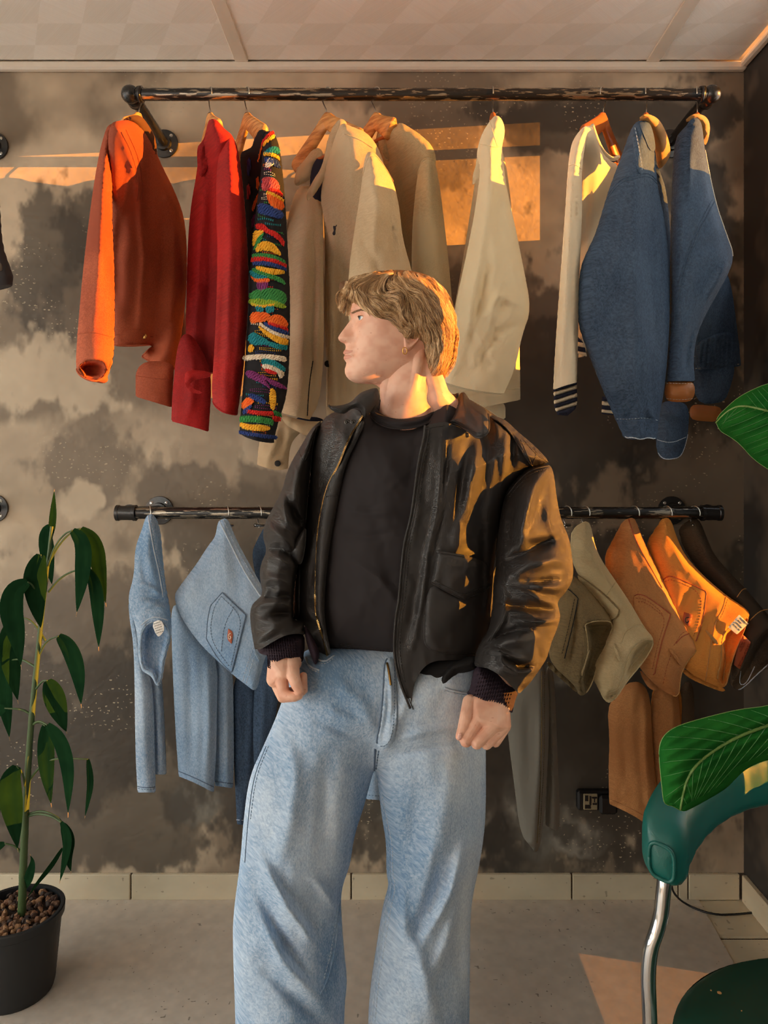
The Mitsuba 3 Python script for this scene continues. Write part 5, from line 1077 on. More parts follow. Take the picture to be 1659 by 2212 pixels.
def clumps(n, per, steps, sl, jit, rr):
    base = grow(n, steps, sl, jit); out, cols = [], []
    for p in base:
        tone = rg.uniform(.1, .85); back_ = rg.uniform(-.06, .02) if FR.contains(shapely.Point(p[3])) else 0
        inside = shapely.contains_xy(REACH, p[:, 0], p[:, 1]); e = len(p) if inside.all() else int(np.argmin(inside))
        if e < 7: continue
        p = p[:e]; t = np.linspace(0, 1, e)
        tn = np.gradient(p, axis=0); tn /= np.maximum(np.linalg.norm(tn, axis=1, keepdims=True), 1e-6); nn_ = np.stack([tn[:, 1], -tn[:, 0]], 1)
        wd, arch, lift = rg.uniform(2.5, 6.5), rg.uniform(.0005, .0055), rg.uniform(-.001, .003)
        prof = np.sin(np.pi * np.clip(.12 + .84 * t, 0, 1)) ** .7
        for _ in range(per):
            o = rg.uniform(-1, 1)
            q = p + nn_ * (o * wd * prof)[:, None] + rg.normal(0, .5, (1, 2))
            d = hp.front(q[:, 0], q[:, 1]) - lift - arch * np.sin(np.pi * t) ** .8 - .0035 * (1 - o * o) * prof - rg.uniform(0, .001) - back_ * t
            r = rg.uniform(*rr)
            out.append(tube(U(q[:, 0], q[:, 1], d), r * (1 - .8 * t ** 3), 3, cap=False)); cols.append(np.tile(hair_shade(np.clip(tone + rg.normal(0, .13), 0, 1)), (len(out[-1].vertices), 1)))
    return cat(out), np.vstack(cols)
def hair_part(name, mc): part(hk, name, mc[0], 'mat_hair', kind='stuff', color=mc[1])
hair_part('locks', clumps(620, 15, 25, 6.0, .06, (.0004, .0008)))
g_ = grow(900, 20, 6, .12); m_ = len(g_)
hair_part('strands', strands(g_, rg.uniform(.0003, .0006, m_), rg.uniform(-.001, .005, m_), rg.uniform(.002, .011, m_), 3))
# the far side of the head carries the same hair, turned over
far, fcol = strands(grow(500, 15, 6, .14), np.full(600, .0028), np.full(600, 0.), np.full(600, .004), 5)
far.vertices[:, 1] = 2 * (PD - DW) - far.vertices[:, 1]; far.invert()
hair_part('far_locks', (far, fcol))

# --- black t-shirt
tee = sew(man, 'shirt', pts('800,862 806,884 828,902 862,906 900,902 930,886 952,856 978,858 1010,900 1000,1000 990,1150 980,1300 960,1424 900,1430 858,1427 832,1427 780,1420 729,1410 690,1400 660,1300 660,1150 680,1020 740,900 780,872'), 1.5, .115, .17, mat='mat_tee', step=5,
          folds=[(pts('840,960 850,1040'), 18, .006), (pts('905,960 880,1060'), 12, -.006), (pts('800,1100 830,1200 860,1280'), 20, -.005), (pts('740,1100 790,1110 850,1108'), 8, .005), (pts('740,1150 800,1160 860,1150'), 9, -.005), (pts('760,1210 820,1250 858,1300'), 9, .005), (pts('700,1300 760,1330 840,1360'), 14, .004), (pts('820,930 826,1000'), 14, .004)], rough=[(40, 50, .006, 62), (16, 24, .0015, 63)], back=.95, label='black crew-neck t-shirt')
ty = tee.on(.004)
part(tee.key, 'hem_seam', cat([seam(tee, pts('735,1394 800,1404 858,1408')), seam(tee, pts('735,1391 800,1401 858,1405'))]), 'mat_tee')
nk = pts('802,864 808,888 830,906 862,912 900,908 934,892 958,856')
q = resample(chaikin(nk, 3, False), 3)
nrm = np.stack([np.gradient(q[:, 1]), -np.gradient(q[:, 0])], 1); nrm /= np.linalg.norm(nrm, axis=1, keepdims=True)
t_ = np.linspace(0, 1, len(q)); dn = 1.435 + .075 * np.abs(2 * t_ - .9) ** 1.6
a_, b_ = q + nrm * 6 * np.sign((nrm @ [0, -1]).mean()), q - nrm * 16 * np.sign((nrm @ [0, -1]).mean())
rows = []
for f_ in np.linspace(0, 1, 9):
    c = a_ * (1 - f_) + b_ * f_
    rows.append(U(c[:, 0], c[:, 1], dn - .010 * math.sin(math.pi * min(f_ * 1.2 + .1, 1)) - .016 * f_))
Vn = np.vstack(rows); nn = len(q)
i, k2 = np.meshgrid(np.arange(8), np.arange(nn - 1), indexing='ij'); A_ = (i * nn + k2).ravel()
part(tee.key, 'neckband', trimesh.Trimesh(Vn, np.vstack([np.stack([A_, A_ + 1, A_ + nn + 1], 1), np.stack([A_, A_ + nn + 1, A_ + nn], 1)]), process=False), 'mat_tee')
part(tee.key, 'neck_seam', tube(rows[-1] - [0, .002, 0], .0012, 5), 'mat_tee')

# --- jeans
jn = sew(man, 'jeans', pts('640,1400 760,1392 900,1392 1040,1400 1052,1500 1049,1616 1050,1709 1048,1786 1037,1863 1020,1940 1016,1990 1015,2100 1014,2212 1010,2452 800,2452 794,2212 800,2133 812,2056 827,1959 841,1915 834,1886 835,1824 824,1760 816,1690 812,1664 808,1664 800,1690 785,1747 765,1805 756,1871 742,1905 735,1945 738,2000 742,2056 750,2125 744,2172 742,2250 738,2456 512,2456 509,2212 503,2056 503,1979 519,1863 526,1770 538,1678 569,1612 610,1518'), 1.5, .115, .125, mat='mat_denim_light', step=6, hem='auto',
         folds=[(pts('560,1850 620,1960 700,2060'), 13, 0.0340), (pts('548,1900 600,2010 660,2100'), 14, -0.0238), (pts('640,1680 620,1800 600,1880'), 22, 0.0170), (pts('700,1640 700,1760 690,1860'), 20, -0.0136), (pts('570,1990 610,2080 690,2160'), 14, 0.0204), (pts('680,1900 725,1960'), 10, 0.0170), (pts('660,1990 720,2100'), 12, -0.0136),
                (pts('980,1640 960,1780 930,1880'), 26, 0.0170), (pts('1000,1830 975,1930 930,2010'), 14, 0.0340), (pts('960,1860 930,1960 900,2020'), 16, -0.0272), (pts('985,1960 960,2050 930,2110'), 14, 0.0204), (pts('900,1720 890,1860'), 20, -0.0136), (pts('880,2000 920,2120 940,2210'), 18, 0.0204), (pts('1000,1990 990,2100'), 12, -0.0170), (pts('870,1900 870,2060'), 12, 0.0136),
                (pts('720,1470 780,1520 815,1590'), 16, 0.0102), (pts('880,1500 850,1580 830,1630'), 12, 0.0102), (pts('690,1560 760,1590 806,1600'), 9, -0.0102), (pts('700,1530 770,1560 810,1570'), 9, 0.0085), (pts('850,1600 920,1580 990,1570'), 9, 0.0102), (pts('850,1630 920,1620 1010,1610'), 9, -0.0102), (pts('560,2080 640,2160 700,2212'), 14, -0.0170), (pts('620,1600 640,1700'), 16, 0.0102)],
         rough=[(60, 110, .009, 64), (22, 34, .0035, 65)], back=.85, label='wide pale blue denim jeans')
part(jn.key, 'inseam', cat([seam(jn, pts('818,1690 832,1760 843,1824 842,1886 849,1915 838,1959 822,2056 810,2133 803,2212'), .0022), seam(jn, pts('735,1945 728,2000 722,2060 706,2120 690,2150'), .002)]), 'mat_denim_light')
part(jn.key, 'inseam_stitching', cat([stitches(jn, pts('826,1720 838,1780 848,1824 848,1886 855,1915 845,1959 829,2056 817,2133 810,2212'), 5, 3, .001), stitches(jn, pts('729,1960 721,2020 712,2070 698,2118'), 5, 3, .001)]), 'mat_thread_denim', kind='stuff')
part(jn.key, 'side_seam', cat([seam(jn, pts('575,1612 548,1678 536,1770 529,1863'), .0012), stitches(jn, pts('580,1612 553,1678 541,1770'), 5, 3, .001)]), 'mat_thread_dark')
fly = sew(man, 'fly', pts('831,1420 852,1420 858,1520 856,1585 840,1618 822,1620 812,1606 822,1560 828,1500'), jn.on(.004), .006, .006, mat='mat_denim_light', parent=jn.key, back=0, step=4, folds=[(pts('842,1430 846,1520 838,1600'), 5, .006), (pts('834,1440 838,1530 824,1600'), 3, -.004)])
part(jn.key, 'fly_stitching', cat([rim(fly, (831, 1420), (812, 1606), .002), stitches(fly, pts('852,1440 853,1520 848,1590 834,1612 820,1612')), stitches(jn, pts('812,1620 810,1640 809,1662'), 4, 2, .0014), stitches(jn, pts('818,1622 815,1640 813,1662'), 4, 2, .0014), seam(jn, pts('810,1618 809,1640 809,1664'), .002)]), 'mat_thread_dark')
zp = pts('836,1432 840,1450 844,1480')
part(jn.key, 'zip', tube(fly.line(zp, .002), .0022, 6), 'mat_brass')
for o in ('1000,1466 980,1472 960,1482 955,1478 972,1462', ): pass
for a_ in ('960,1486 985,1494 1016,1498', '676,1418 700,1432 722,1416', '660,1420 668,1440 690,1448'):
    part(jn.key, 'pocket_seam', cat([seam(jn, pts(a_), .0022), stitches(jn, [(x, y + 5) for x, y in pts(a_)], 4, 2.5, .001)]), 'mat_thread_denim')
for s_, bx in ((-1, 632), (1, 925)):
    c = P(bx, 2472, 1.44); c[2] = 0
    m = trimesh.convex.convex_hull(np.vstack([c + np.array([sx * .043, y, z]) for sx in (-1, 1) for y, z in ((-.17, .02), (-.15, .05), (-.02, .085), (.09, .09), (.11, .02))]))
    bt_ = trimesh.convex.convex_hull(np.vstack([c + np.array([sx * .048, y, z]) for sx in (-.7, 1, -1, .7) for y in (-.18, .12) for z in (.001, .022)]))
    sk = part(man, 'boot', trimesh.smoothing.filter_taubin(m.subdivide().subdivide().subdivide(), .5, .53, 6), 'mat_leather')
    part(sk, 'sole', bt_, 'mat_black_plastic', smooth=False)
# --- black leather jacket, open over the t-shirt
jk = part(man, 'jacket', cat([Pad(pts('790,856 860,872 960,850 1000,852 1100,915 1180,1000 1120,1060 1080,1200 1060,1380 960,1400 740,1390 660,1330 670,1100 640,1000 700,905'), 1.55, .02, .05, step=9, back=4, hem='auto').mesh]), 'mat_leather', label='black leather flight jacket')
def jp(name, o, D, T, R=None, mat='mat_leather', **kw): return sew(man, name, pts(o) if isinstance(o, str) else o, D, T, R, mat=mat, parent=jk, **kw)
lp_o = '697,905 720,890 745,882 775,884 783,900 771,917 757,937 742,972 729,1007 711,1037 699,1072 692,1106 685,1145 682,1200 681,1243 679,1287 680,1322 690,1361 701,1391 707,1420 708,1455 703,1462 696,1464 681,1441 690,1412 680,1385 662,1352 640,1340 632,1325 633,1285 637,1240 648,1190 660,1135 666,1080 671,1020 678,950'
zl = pts('781,899 771,917 757,937 742,972 729,1007 711,1037 699,1072 692,1106 685,1145 682,1200 681,1243 679,1287 680,1322 690,1361 701,1391 706,1420 707,1452')
lpn = jp('front_panel', lp_o, 1.5, .118, .125, step=5, hem=[zl, pts('708,1455 696,1464 681,1441'), pts('690,1412 662,1352 640,1340'), pts('783,900 775,884 745,882')],
         folds=[(pts('684,935 674,1000 668,1060'), 7, .008), (pts('672,1010 664,1080 662,1140'), 5, -.008), (pts('740,910 712,990 690,1060'), 14, -.008), (pts('752,905 728,975 700,1040'), 10, .006), (pts('690,950 690,1020 676,1100'), 14, .006), (pts('676,1120 664,1200 656,1300'), 12, .008), (pts('690,1160 676,1240'), 7, -.005), (pts('650,1240 652,1320'), 7, -.006), (pts('660,1310 668,1330 690,1345'), 7, .008), (pts('692,1380 700,1420'), 5, .006)], rough=[(24, 34, .005, 70), (9, 11, .0014, 71)])
hr = jp('hem_rib', '655,1350 664,1356 680,1385 692,1412 682,1442 672,1418 662,1388', 1.415, .02, mat='mat_rib', step=3, extra=ribs((.5, 1), 5, .0035), label='dark plum ribbed hem')
fc = jp('facing', '781,905 790,912 765,965 748,1000 736,1050 728,1092 712,1180 703,1260 700,1320 706,1370 714,1400 712,1422 702,1391 690,1361 681,1322 681,1243 686,1145 700,1072 712,1037 730,1007 743,972', 1.41, .012, .02, step=5, rough=[(14, 14, .003, 72)])
part(fc.key if fc.key.count('__') < 2 else jk, 'facing_seam', seam(fc, pts('704,1072 716,1071 730,1072'), .0011), 'mat_leather')
tp = lpn.line(zl, .0, 4)
part(jk, 'zip_tape', tube(tp + [.003, .001, 0], .0032, 6, flat=.5), 'mat_black_plastic')
tq = resample(tp, .0028); tt = np.gradient(tq, axis=0); tt /= np.linalg.norm(tt, axis=1, keepdims=True)
teeth = []
for p_, t_ in zip(tq, tt):
    m = trimesh.creation.box((.0034, .0022, .0015)); m.apply_transform(trimesh.geometry.align_vectors([0, 0, 1], t_)); m.apply_translation(p_ + [.0015, -.0022, 0]); teeth.append(m)
part(jk, 'zip_teeth', cat(teeth), 'mat_brass', smooth=False, kind='stuff')
e_ = lpn.line(pts('706,1448 706,1462'), .004, 2)
part(jk, 'zip_slider', box(e_[0] + [-.005, -.004, -.010], e_[0] + [.005, .003, .002], .002), 'mat_gunmetal', smooth=False)
d0_ = P(0, 0, 1)[1] * 0
zc = e_[0] + [-.003, -.006, -.006]
part(jk, 'zip_pull', cat([tube(np.array([zc + [x * .0035 - y * .22, 0, -y] for x, y in ((-1, 0), (1, 0), (1.2, .020), (-1.2, .020), (-1, 0))]), .0008, 6), box(zc + [-.009, -.001, -.024], zc + [-.002, .001, -.015])]), 'mat_brass', smooth=False)
def snap(p, x, y, r=.0055):
    c = P(x, y, float(p.front(np.array(float(x)), np.array(float(y)))) - .0005)
    part(jk, 'snap_stud', lathe([(0, 0), (r, 0), (r, .0012), (r * .72, .0022), (r * .6, .001), (r * .35, .001), (r * .3, .003), (0, .003)], 22, 'y', c), 'mat_gunmetal')
snap(lpn, 750, 912); snap(lpn, 763, 912, .005); snap(lpn, 692, 1443)
pk = jp('pocket', '649,1212 645,1214 638,1250 634,1295 629,1330 632,1338 643,1338 648,1326 647,1290', lpn.on(.003), .012, .008, step=3, back=0)
fl = jp('pocket_flap', '661,1138 652,1148 636,1168 627,1188 629,1202 636,1213 648,1222 655,1205 660,1170', 1.412, .018, .012, step=3)
part(jk, 'flap_edge', rim(fl, (661, 1138), (648, 1222), .0013), 'mat_leather')

rp_o = '918,919 940,914 962,910 985,920 1010,932 1045,940 1056,915 1056,897 1075,902 1093,911 1113,931 1144,954 1167,977 1186,1000 1146,1006 1113,1034 1092,1062 1084,1100 1072,1170 1066,1230 1062,1300 1052,1370 1030,1424 967,1426 934,1428 910,1446 893,1480 888,1530 886,1532 874,1503 863,1474 853,1428 850,1390 855,1327 861,1300 867,1225 873,1169 886,1124 894,1073 903,997 916,944'
el = pts('918,919 916,944 903,997 894,1073 886,1124 873,1169 867,1225 861,1300 855,1327 850,1390 853,1428 863,1474 886,1530')
rpn = jp('front_panel', rp_o, 1.505, .125, .13, step=5, hem=[el, pts('1030,1424 967,1426 934,1428 910,1446'), pts('910,1446 893,1480 888,1530'), pts('918,919 962,910 1010,932 1045,940')],
         folds=[(pts('958,922 951,1048 941,1124 923,1200 911,1300 890,1400'), 6, .009), (pts('968,930 962,1050 952,1130 936,1200'), 6, -.008), (pts('1034,945 1020,1040 1007,1119'), 11, .014), (pts('1012,950 996,1050 980,1150'), 9, -.011), (pts('976,1000 963,1060 945,1140'), 6, .008), (pts('1093,935 1088,997 1083,1055'), 7, .014), (pts('1108,945 1108,984 1104,1017'), 8, -.020), (pts('1073,925 1066,965'), 7, .006), (pts('1058,965 1045,1048 1034,1149'), 12, -.012), (pts('1075,960 1066,1040 1056,1120'), 8, .006), (pts('930,940 922,1010 914,1080'), 8, -.006), (pts('905,1080 890,1180'), 6, .004), (pts('990,1120 984,1160 986,1190'), 10, .008), (pts('1045,1130 1042,1250 1040,1380'), 8, -.014), (pts('905,1220 890,1330 872,1400'), 9, -.006), (pts('985,1010 992,1020'), 12, .008)], rough=[(30, 40, .005, 73), (9, 11, .0014, 74)])
part(jk, 'edge_binding', tube(rpn.line(el, .0015, 4), .0022, 8), 'mat_leather', label='piped front edge')
part(jk, 'edge_stitching', cat([seam(rpn, [(x + 7, y + 3) for x, y in el], .0009), stitches(rpn, [(x + 13, y + 4) for x, y in el[:-1]], 4, 3, .0009), seam(rpn, pts('919,926 940,922 960,919'), .0012), seam(rpn, pts('926,930 925,945 918,975'), .0011)]), 'mat_leather')
ll = jp('lining', '853,1428 880,1436 934,1424 1000,1420 1034,1416 1030,1446 1000,1455 989,1458 967,1487 945,1510 924,1531 902,1550 890,1540 872,1502 863,1474', 1.43, .03, .04, mat='mat_leather_lining', step=5, label='black jacket lining turned out at the hem')
hr2 = jp('hem_rib', '955,1456 985,1428 1034,1414 1030,1446 1002,1454 988,1458 966,1488 950,1490', ll.on(.002), .012, .012, mat='mat_leather_lining', step=3, back=0, extra=ribs((1, .75), 5, .003))
part(jk, 'edge_binding', tube(ll.line(pts('853,1430 863,1474 878,1510 892,1540 902,1549'), .002, 4), .003, 8), 'mat_leather')
def sv(o, D, T, folds, seed, **kw): return jp('sleeve', o, D, T, None, step=5, folds=folds, rough=[(26, 26, .005, seed), (9, 10, .0016, seed + 1)], **kw)
sl = sv('697,906 686,914 670,928 653,959 631,994 618,1025 611,1056 596,1085 583,1109 571,1132 567,1160 577,1190 566,1212 561,1232 561,1247 568,1284 556,1295 545,1305 540,1320 541,1345 543,1363 550,1402 562,1404 580,1392 615,1372 645,1368 657,1372 656,1345 634,1340 632,1310 635,1270 640,1236 650,1190 661,1135 665,1080 670,1020 677,955', (690, 910, 1.5, 600, 1400, 1.42), .075,
        [(pts('679,930 672,994 667,1037'), 6, 0.0095), (pts('646,966 660,985 676,975'), 8, 0.0068), (pts('612,1054 612,1091 620,1124 644,1150'), 9, 0.0216), (pts('626,1080 638,1120 658,1130'), 10, -0.0324), (pts('572,1135 605,1156 631,1178'), 11, 0.0216), (pts('579,1187 605,1184 630,1200'), 9, -0.0270), (pts('562,1216 583,1200 612,1211 638,1230'), 9, 0.0216), (pts('570,1262 592,1272 578,1285'), 7, -0.0162), (pts('562,1262 583,1248 612,1254 634,1268'), 8, 0.0189), (pts('568,1294 594,1290 631,1287'), 8, -0.0324), (pts('544,1310 573,1302 605,1300 633,1314'), 9, 0.0243), (pts('581,1331 605,1324 633,1321'), 8, -0.0270), (pts('546,1340 580,1345 620,1340'), 10, 0.0135), (pts('553,1384 583,1365 608,1350'), 9, 0.0135), (pts('560,1392 600,1370'), 5, -0.0081), (pts('640,1000 632,1060 640,1110'), 12, 0.0135)], 76, hem=[pts('550,1402 562,1404 580,1392 615,1372 657,1372')])
part(jk, 'sleeve_seam', cat([seam(sl, pts('684,922 676,960 669,1020 664,1080 660,1130'), .0013), seam(sl, pts('676,945 664,985 655,1000'), .0009), stitches(sl, pts('646,975 656,1000 668,990'), 3, 2, .0007)]), 'mat_leather')
cl = jp('cuff', '555,1400 564,1392 585,1378 612,1364 640,1366 657,1372 658,1400 653,1430 641,1424 615,1420 598,1430 586,1446 578,1442 577,1416 560,1412', 1.425, .05, .035, mat='mat_rib', step=2.6, extra=ribs((1, -.12), 5.2, .005), label='dark plum ribbed cuff', hem=[pts('653,1430 641,1424 615,1420 598,1430 586,1446'), pts('578,1442 577,1416')], folds=[(pts('560,1412 580,1416 600,1412'), 5, -.006)])
sr = sv('1187,1000 1197,1023 1202,1073 1212,1124 1230,1162 1237,1212 1239,1238 1235,1258 1222,1280 1203,1300 1208,1318 1211,1332 1207,1347 1200,1368 1192,1385 1186,1405 1181,1423 1170,1440 1156,1460 1144,1477 1121,1499 1106,1484 1090,1466 1058,1444 1026,1439 1024,1430 1030,1405 1040,1385 1056,1362 1062,1330 1066,1300 1066,1262 1072,1230 1074,1170 1084,1100 1092,1066 1113,1034 1146,1005', (1140, 1010, 1.5, 1070, 1470, 1.405), .09,
        [(pts('1160,1030 1148,1060 1138,1098 1126,1144 1131,1174'), 13, 0.0243), (pts('1110,1070 1106,1130 1098,1180'), 16, -0.0135), (pts('1134,1180 1169,1172 1200,1164'), 8, -0.0270), (pts('1090,1212 1144,1190 1194,1176'), 10, -0.0243), (pts('1100,1245 1140,1222 1190,1212 1232,1206'), 13, 0.0243), (pts('1146,1258 1169,1269 1200,1272 1224,1262'), 8, 0.0243), (pts('1130,1255 1160,1258 1200,1250'), 6, -0.0162), (pts('1104,1272 1144,1284 1169,1296 1196,1302'), 6, 0.0216), (pts('1085,1305 1131,1310 1169,1315 1204,1322'), 9, -0.0351), (pts('1110,1338 1156,1345 1206,1340'), 6, 0.0270), (pts('1040,1392 1063,1373 1085,1342 1090,1315'), 7, 0.0216), (pts('1052,1390 1080,1373 1118,1360 1148,1357'), 7, -0.0216), (pts('1066,1394 1100,1384 1140,1382'), 12, 0.0189), (pts('1052,1404 1080,1407 1106,1420 1130,1425'), 5, 0.0189), (pts('1078,1409 1088,1436 1118,1452 1166,1447'), 6, 0.0243), (pts('1096,1423 1118,1440 1146,1440'), 8, -0.0297), (pts('1160,1400 1170,1430'), 8, -0.0108), (pts('1074,1250 1090,1290 1086,1310'), 9, 0.0135), (pts('1190,1050 1186,1120 1206,1180'), 10, 0.0108), (pts('1160,1090 1170,1130'), 12, -0.0081)], 78, hem=[pts('1121,1499 1106,1484 1090,1466 1058,1444 1026,1439')])
part(jk, 'sleeve_seam', cat([seam(sr, pts('1186,1006 1148,1014 1118,1040 1096,1070'), .0014), stitches(sr, pts('1180,1012 1150,1021 1122,1046 1100,1074'), 3, 2, .0009)]), 'mat_leather')
cr = jp('cuff', '1025,1437 1058,1442 1092,1466 1121,1497 1114,1508 1107,1540 1095,1536 1083,1530 1062,1519 1043,1512 1026,1506 1010,1504 1014,1492 1018,1482', 1.412, .05, .036, mat='mat_rib', step=2.6, extra=ribs((1, .28), 5.2, .005), label='dark plum ribbed cuff', hem=[pts('1107,1540 1083,1530 1043,1512 1010,1504')])
ep = jp('epaulette', '1056,894 1075,900 1095,909 1120,934 1144,953 1168,976 1188,999 1168,1003 1150,1009 1140,994 1120,962 1104,936 1082,913 1060,902', rpn.on(.008), .012, .010, step=4, back=.6)
part(jk, 'epaulette_stitching', cat([seam(ep, pts('1124,950 1148,1002'), .0009, .0008), seam(ep, pts('1150,968 1180,996'), .0009, .0008), seam(ep, pts('1130,950 1160,985 1184,998'), .0009, .0008), seam(ep, pts('1120,956 1146,960 1160,975 1150,1004'), .0009, .0008), rim(ep, (1060, 902), (1150, 1009), .0014)]), 'mat_leather')
c1 = jp('collar', '708,874 716,877 735,876 757,870 768,858 779,848 800,840 816,837 819,850 818,866 808,878 800,890 790,902 783,897 781,884 770,878 757,882 744,893 730,891 716,884', (708, 880, 1.40, 815, 850, 1.42), .022, .016, step=3, folds=[(pts('716,880 740,884 757,876 772,870'), 6, -.006), (pts('758,868 775,872 786,884 788,898'), 5, .008)], rough=[(16, 16, .003, 80)])
part(jk, 'collar_edge', cat([rim(c1, (708, 874), (781, 884), .0016), rim(c1, (781, 884), (790, 902), .0014)]), 'mat_leather')
c2 = jp('collar', '958,922 962,911 970,904 978,896 983,884 988,870 992,850 1002,846 1008,853 1014,864 1037,878 1050,886 1055,896 1057,915 1056,931 1050,939 1043,944 1034,946 1026,944 1014,933 1002,926 990,919 978,914 968,916', (990, 856, 1.50, 1030, 938, 1.385), .034, .036, step=3, folds=[(pts('1000,860 985,890 972,908'), 7, .006), (pts('1010,880 1030,910 1036,936'), 5, -.005), (pts('1018,872 1044,900 1046,936'), 5, .005), (pts('1000,880 1008,912'), 6, .005)], rough=[(11, 14, .004, 82)])
part(jk, 'collar_edge', cat([rim(c2, (968, 916), (1043, 944), .002), rim(c2, (1043, 944), (1055, 896), .002), stitches(c2, pts('984,908 1004,918 1024,934 1040,936'), 3, 1.8, .0008)]), 'mat_leather')
jp('collar_stand', '948,900 962,884 974,868 980,852 994,846 990,868 980,892 966,908 954,914', 1.52, .02, .02, step=4)
jp('collar_stand', '812,846 820,850 820,872 810,884 800,896 800,880', 1.44, .015, .015, step=4)
snap(rpn, 1008, 940, .005)
pb = jp('pocket', '925,1262 960,1272 1002,1292 1040,1274 1060,1264 1060,1330 1058,1400 1046,1412 1020,1412 970,1412 934,1406 920,1394 916,1378 917,1330', rpn.on(.001), .009, .010, step=5, back=0, rough=[(30, 30, .003, 84)], hem=[pts('1060,1264 1060,1330 1058,1400')])
part(jk, 'pocket_edge', rim(pb, (917, 1330), (1046, 1412), .0017), 'mat_leather')
pf = jp('pocket_flap', '944,1190 944,1190 980,1196 1012,1201 1050,1214 1058,1240 1061,1262 1052,1274 1002,1295 1002,1295 966,1278 932,1258 932,1258 938,1225', rpn.on(.008), .012, .012, step=4, back=0, folds=[(pts('1008,1205 1010,1225 1004,1240'), 5, .006), (pts('965,1205 975,1250 985,1280'), 16, .006)], rough=[(16, 16, .003, 86), (6, 6, .0012, 87)])
part(jk, 'flap_edge', cat([rim(pf, (932, 1258), (1002, 1295), .0018), rim(pf, (1002, 1295), (1061, 1262), .0018), seam(pf, pts('944,1192 980,1198 1012,1203'), .0028), stitches(pf, pts('940,1254 968,1270 1002,1286 1046,1268'), 3, 1.8, .0008)]), 'mat_leather')
# ------------------------------------------------------------------ plants
def blade(path, width, fold=.25, curl=0.0, up=None, n=7):
    """A leaf blade: path (n x 3) with half widths, folded along its midrib."""
    path = np.asarray(path, float); m = len(path)
    t = np.gradient(path, axis=0); t /= np.linalg.norm(t, axis=1, keepdims=True)
    up = np.array([0, -1., .15]) if up is None else np.asarray(up, float)
    side = np.cross(t, up); side /= np.maximum(np.linalg.norm(side, axis=1, keepdims=True), 1e-9)
    nrm = np.cross(side, t)
    V = []
    for s_ in np.linspace(-1, 1, n):
        V.append(path + side * (width * s_)[:, None] + nrm * ((fold * (abs(s_) - .5) + curl * s_ * s_) * width)[:, None])
    V = np.stack(V, 1).reshape(-1, 3)
    i, k = np.meshgrid(np.arange(m - 1), np.arange(n - 1), indexing='ij')
    A = (i * n + k).ravel()
    top = np.vstack([np.stack([A, A + 1, A + n + 1], 1), np.stack([A, A + n + 1, A + n], 1)])
    return trimesh.Trimesh(V, top, process=False)
def px3(poly, d0, d1, n=24):
    q = resample(chaikin(poly, 2, False), 1.0)
    t = np.linspace(0, len(q) - 1, n); q = np.stack([np.interp(t, np.arange(len(q)), q[:, k]) for k in (0, 1)], 1)
    return U(q[:, 0], q[:, 1], np.linspace(d0, d1, n))
pl = thing('potted_plant', 'tall cane plant with drooping dark green leaves in a black pot', 'plant')
pc = P(32, 1955, 1.98); pc[2] = 0
prof = [(0, 0), (.092, 0), (.096, .004), (.1, .02), (.116, .19), (.123, .195), (.124, .214), (.121, .217), (.113, .216), (.112, .19), (0, .185)]
pot = part(pl, 'pot', lathe(prof, 56, at=pc), 'mat_pot', smooth=40)
part(pl, 'soil', lathe([(0, .197), (.06, .199), (.113, .193), (.113, .18), (0, .18)], 40, at=pc), 'mat_soil')
rng = np.random.default_rng(5)
for c_ in range(5):
    ms = []
    for _ in range(46):
        m = trimesh.creation.icosphere(1, 1.0)
        m.vertices *= 1 + .35 * (rng.random((len(m.vertices), 1)) - .5)
        m.apply_scale(rng.uniform(.004, .0105, 3)); m.apply_transform(trimesh.transformations.random_rotation_matrix(rng.random(3)))
        a, r = rng.uniform(0, 6.283), .105 * math.sqrt(rng.random())
        m.apply_translation(pc + [r * math.cos(a), r * math.sin(a), .202 + rng.uniform(-.002, .007)]); ms.append(m)
    part(pl, 'bark_chips', cat(ms), f'mat_chip_{c_}', smooth=False, kind='stuff')
stem = px3(pts('47,1975 52,1822 57,1712 68,1548 82,1411 93,1301 104,1219 112,1137'), 1.98, 1.93, 60)
part(pl, 'stem', tube(stem, np.linspace(.0105, .0045, 60) * (1 + .06 * (np.arange(60) % 6 == 0)), 12), 'mat_stem')
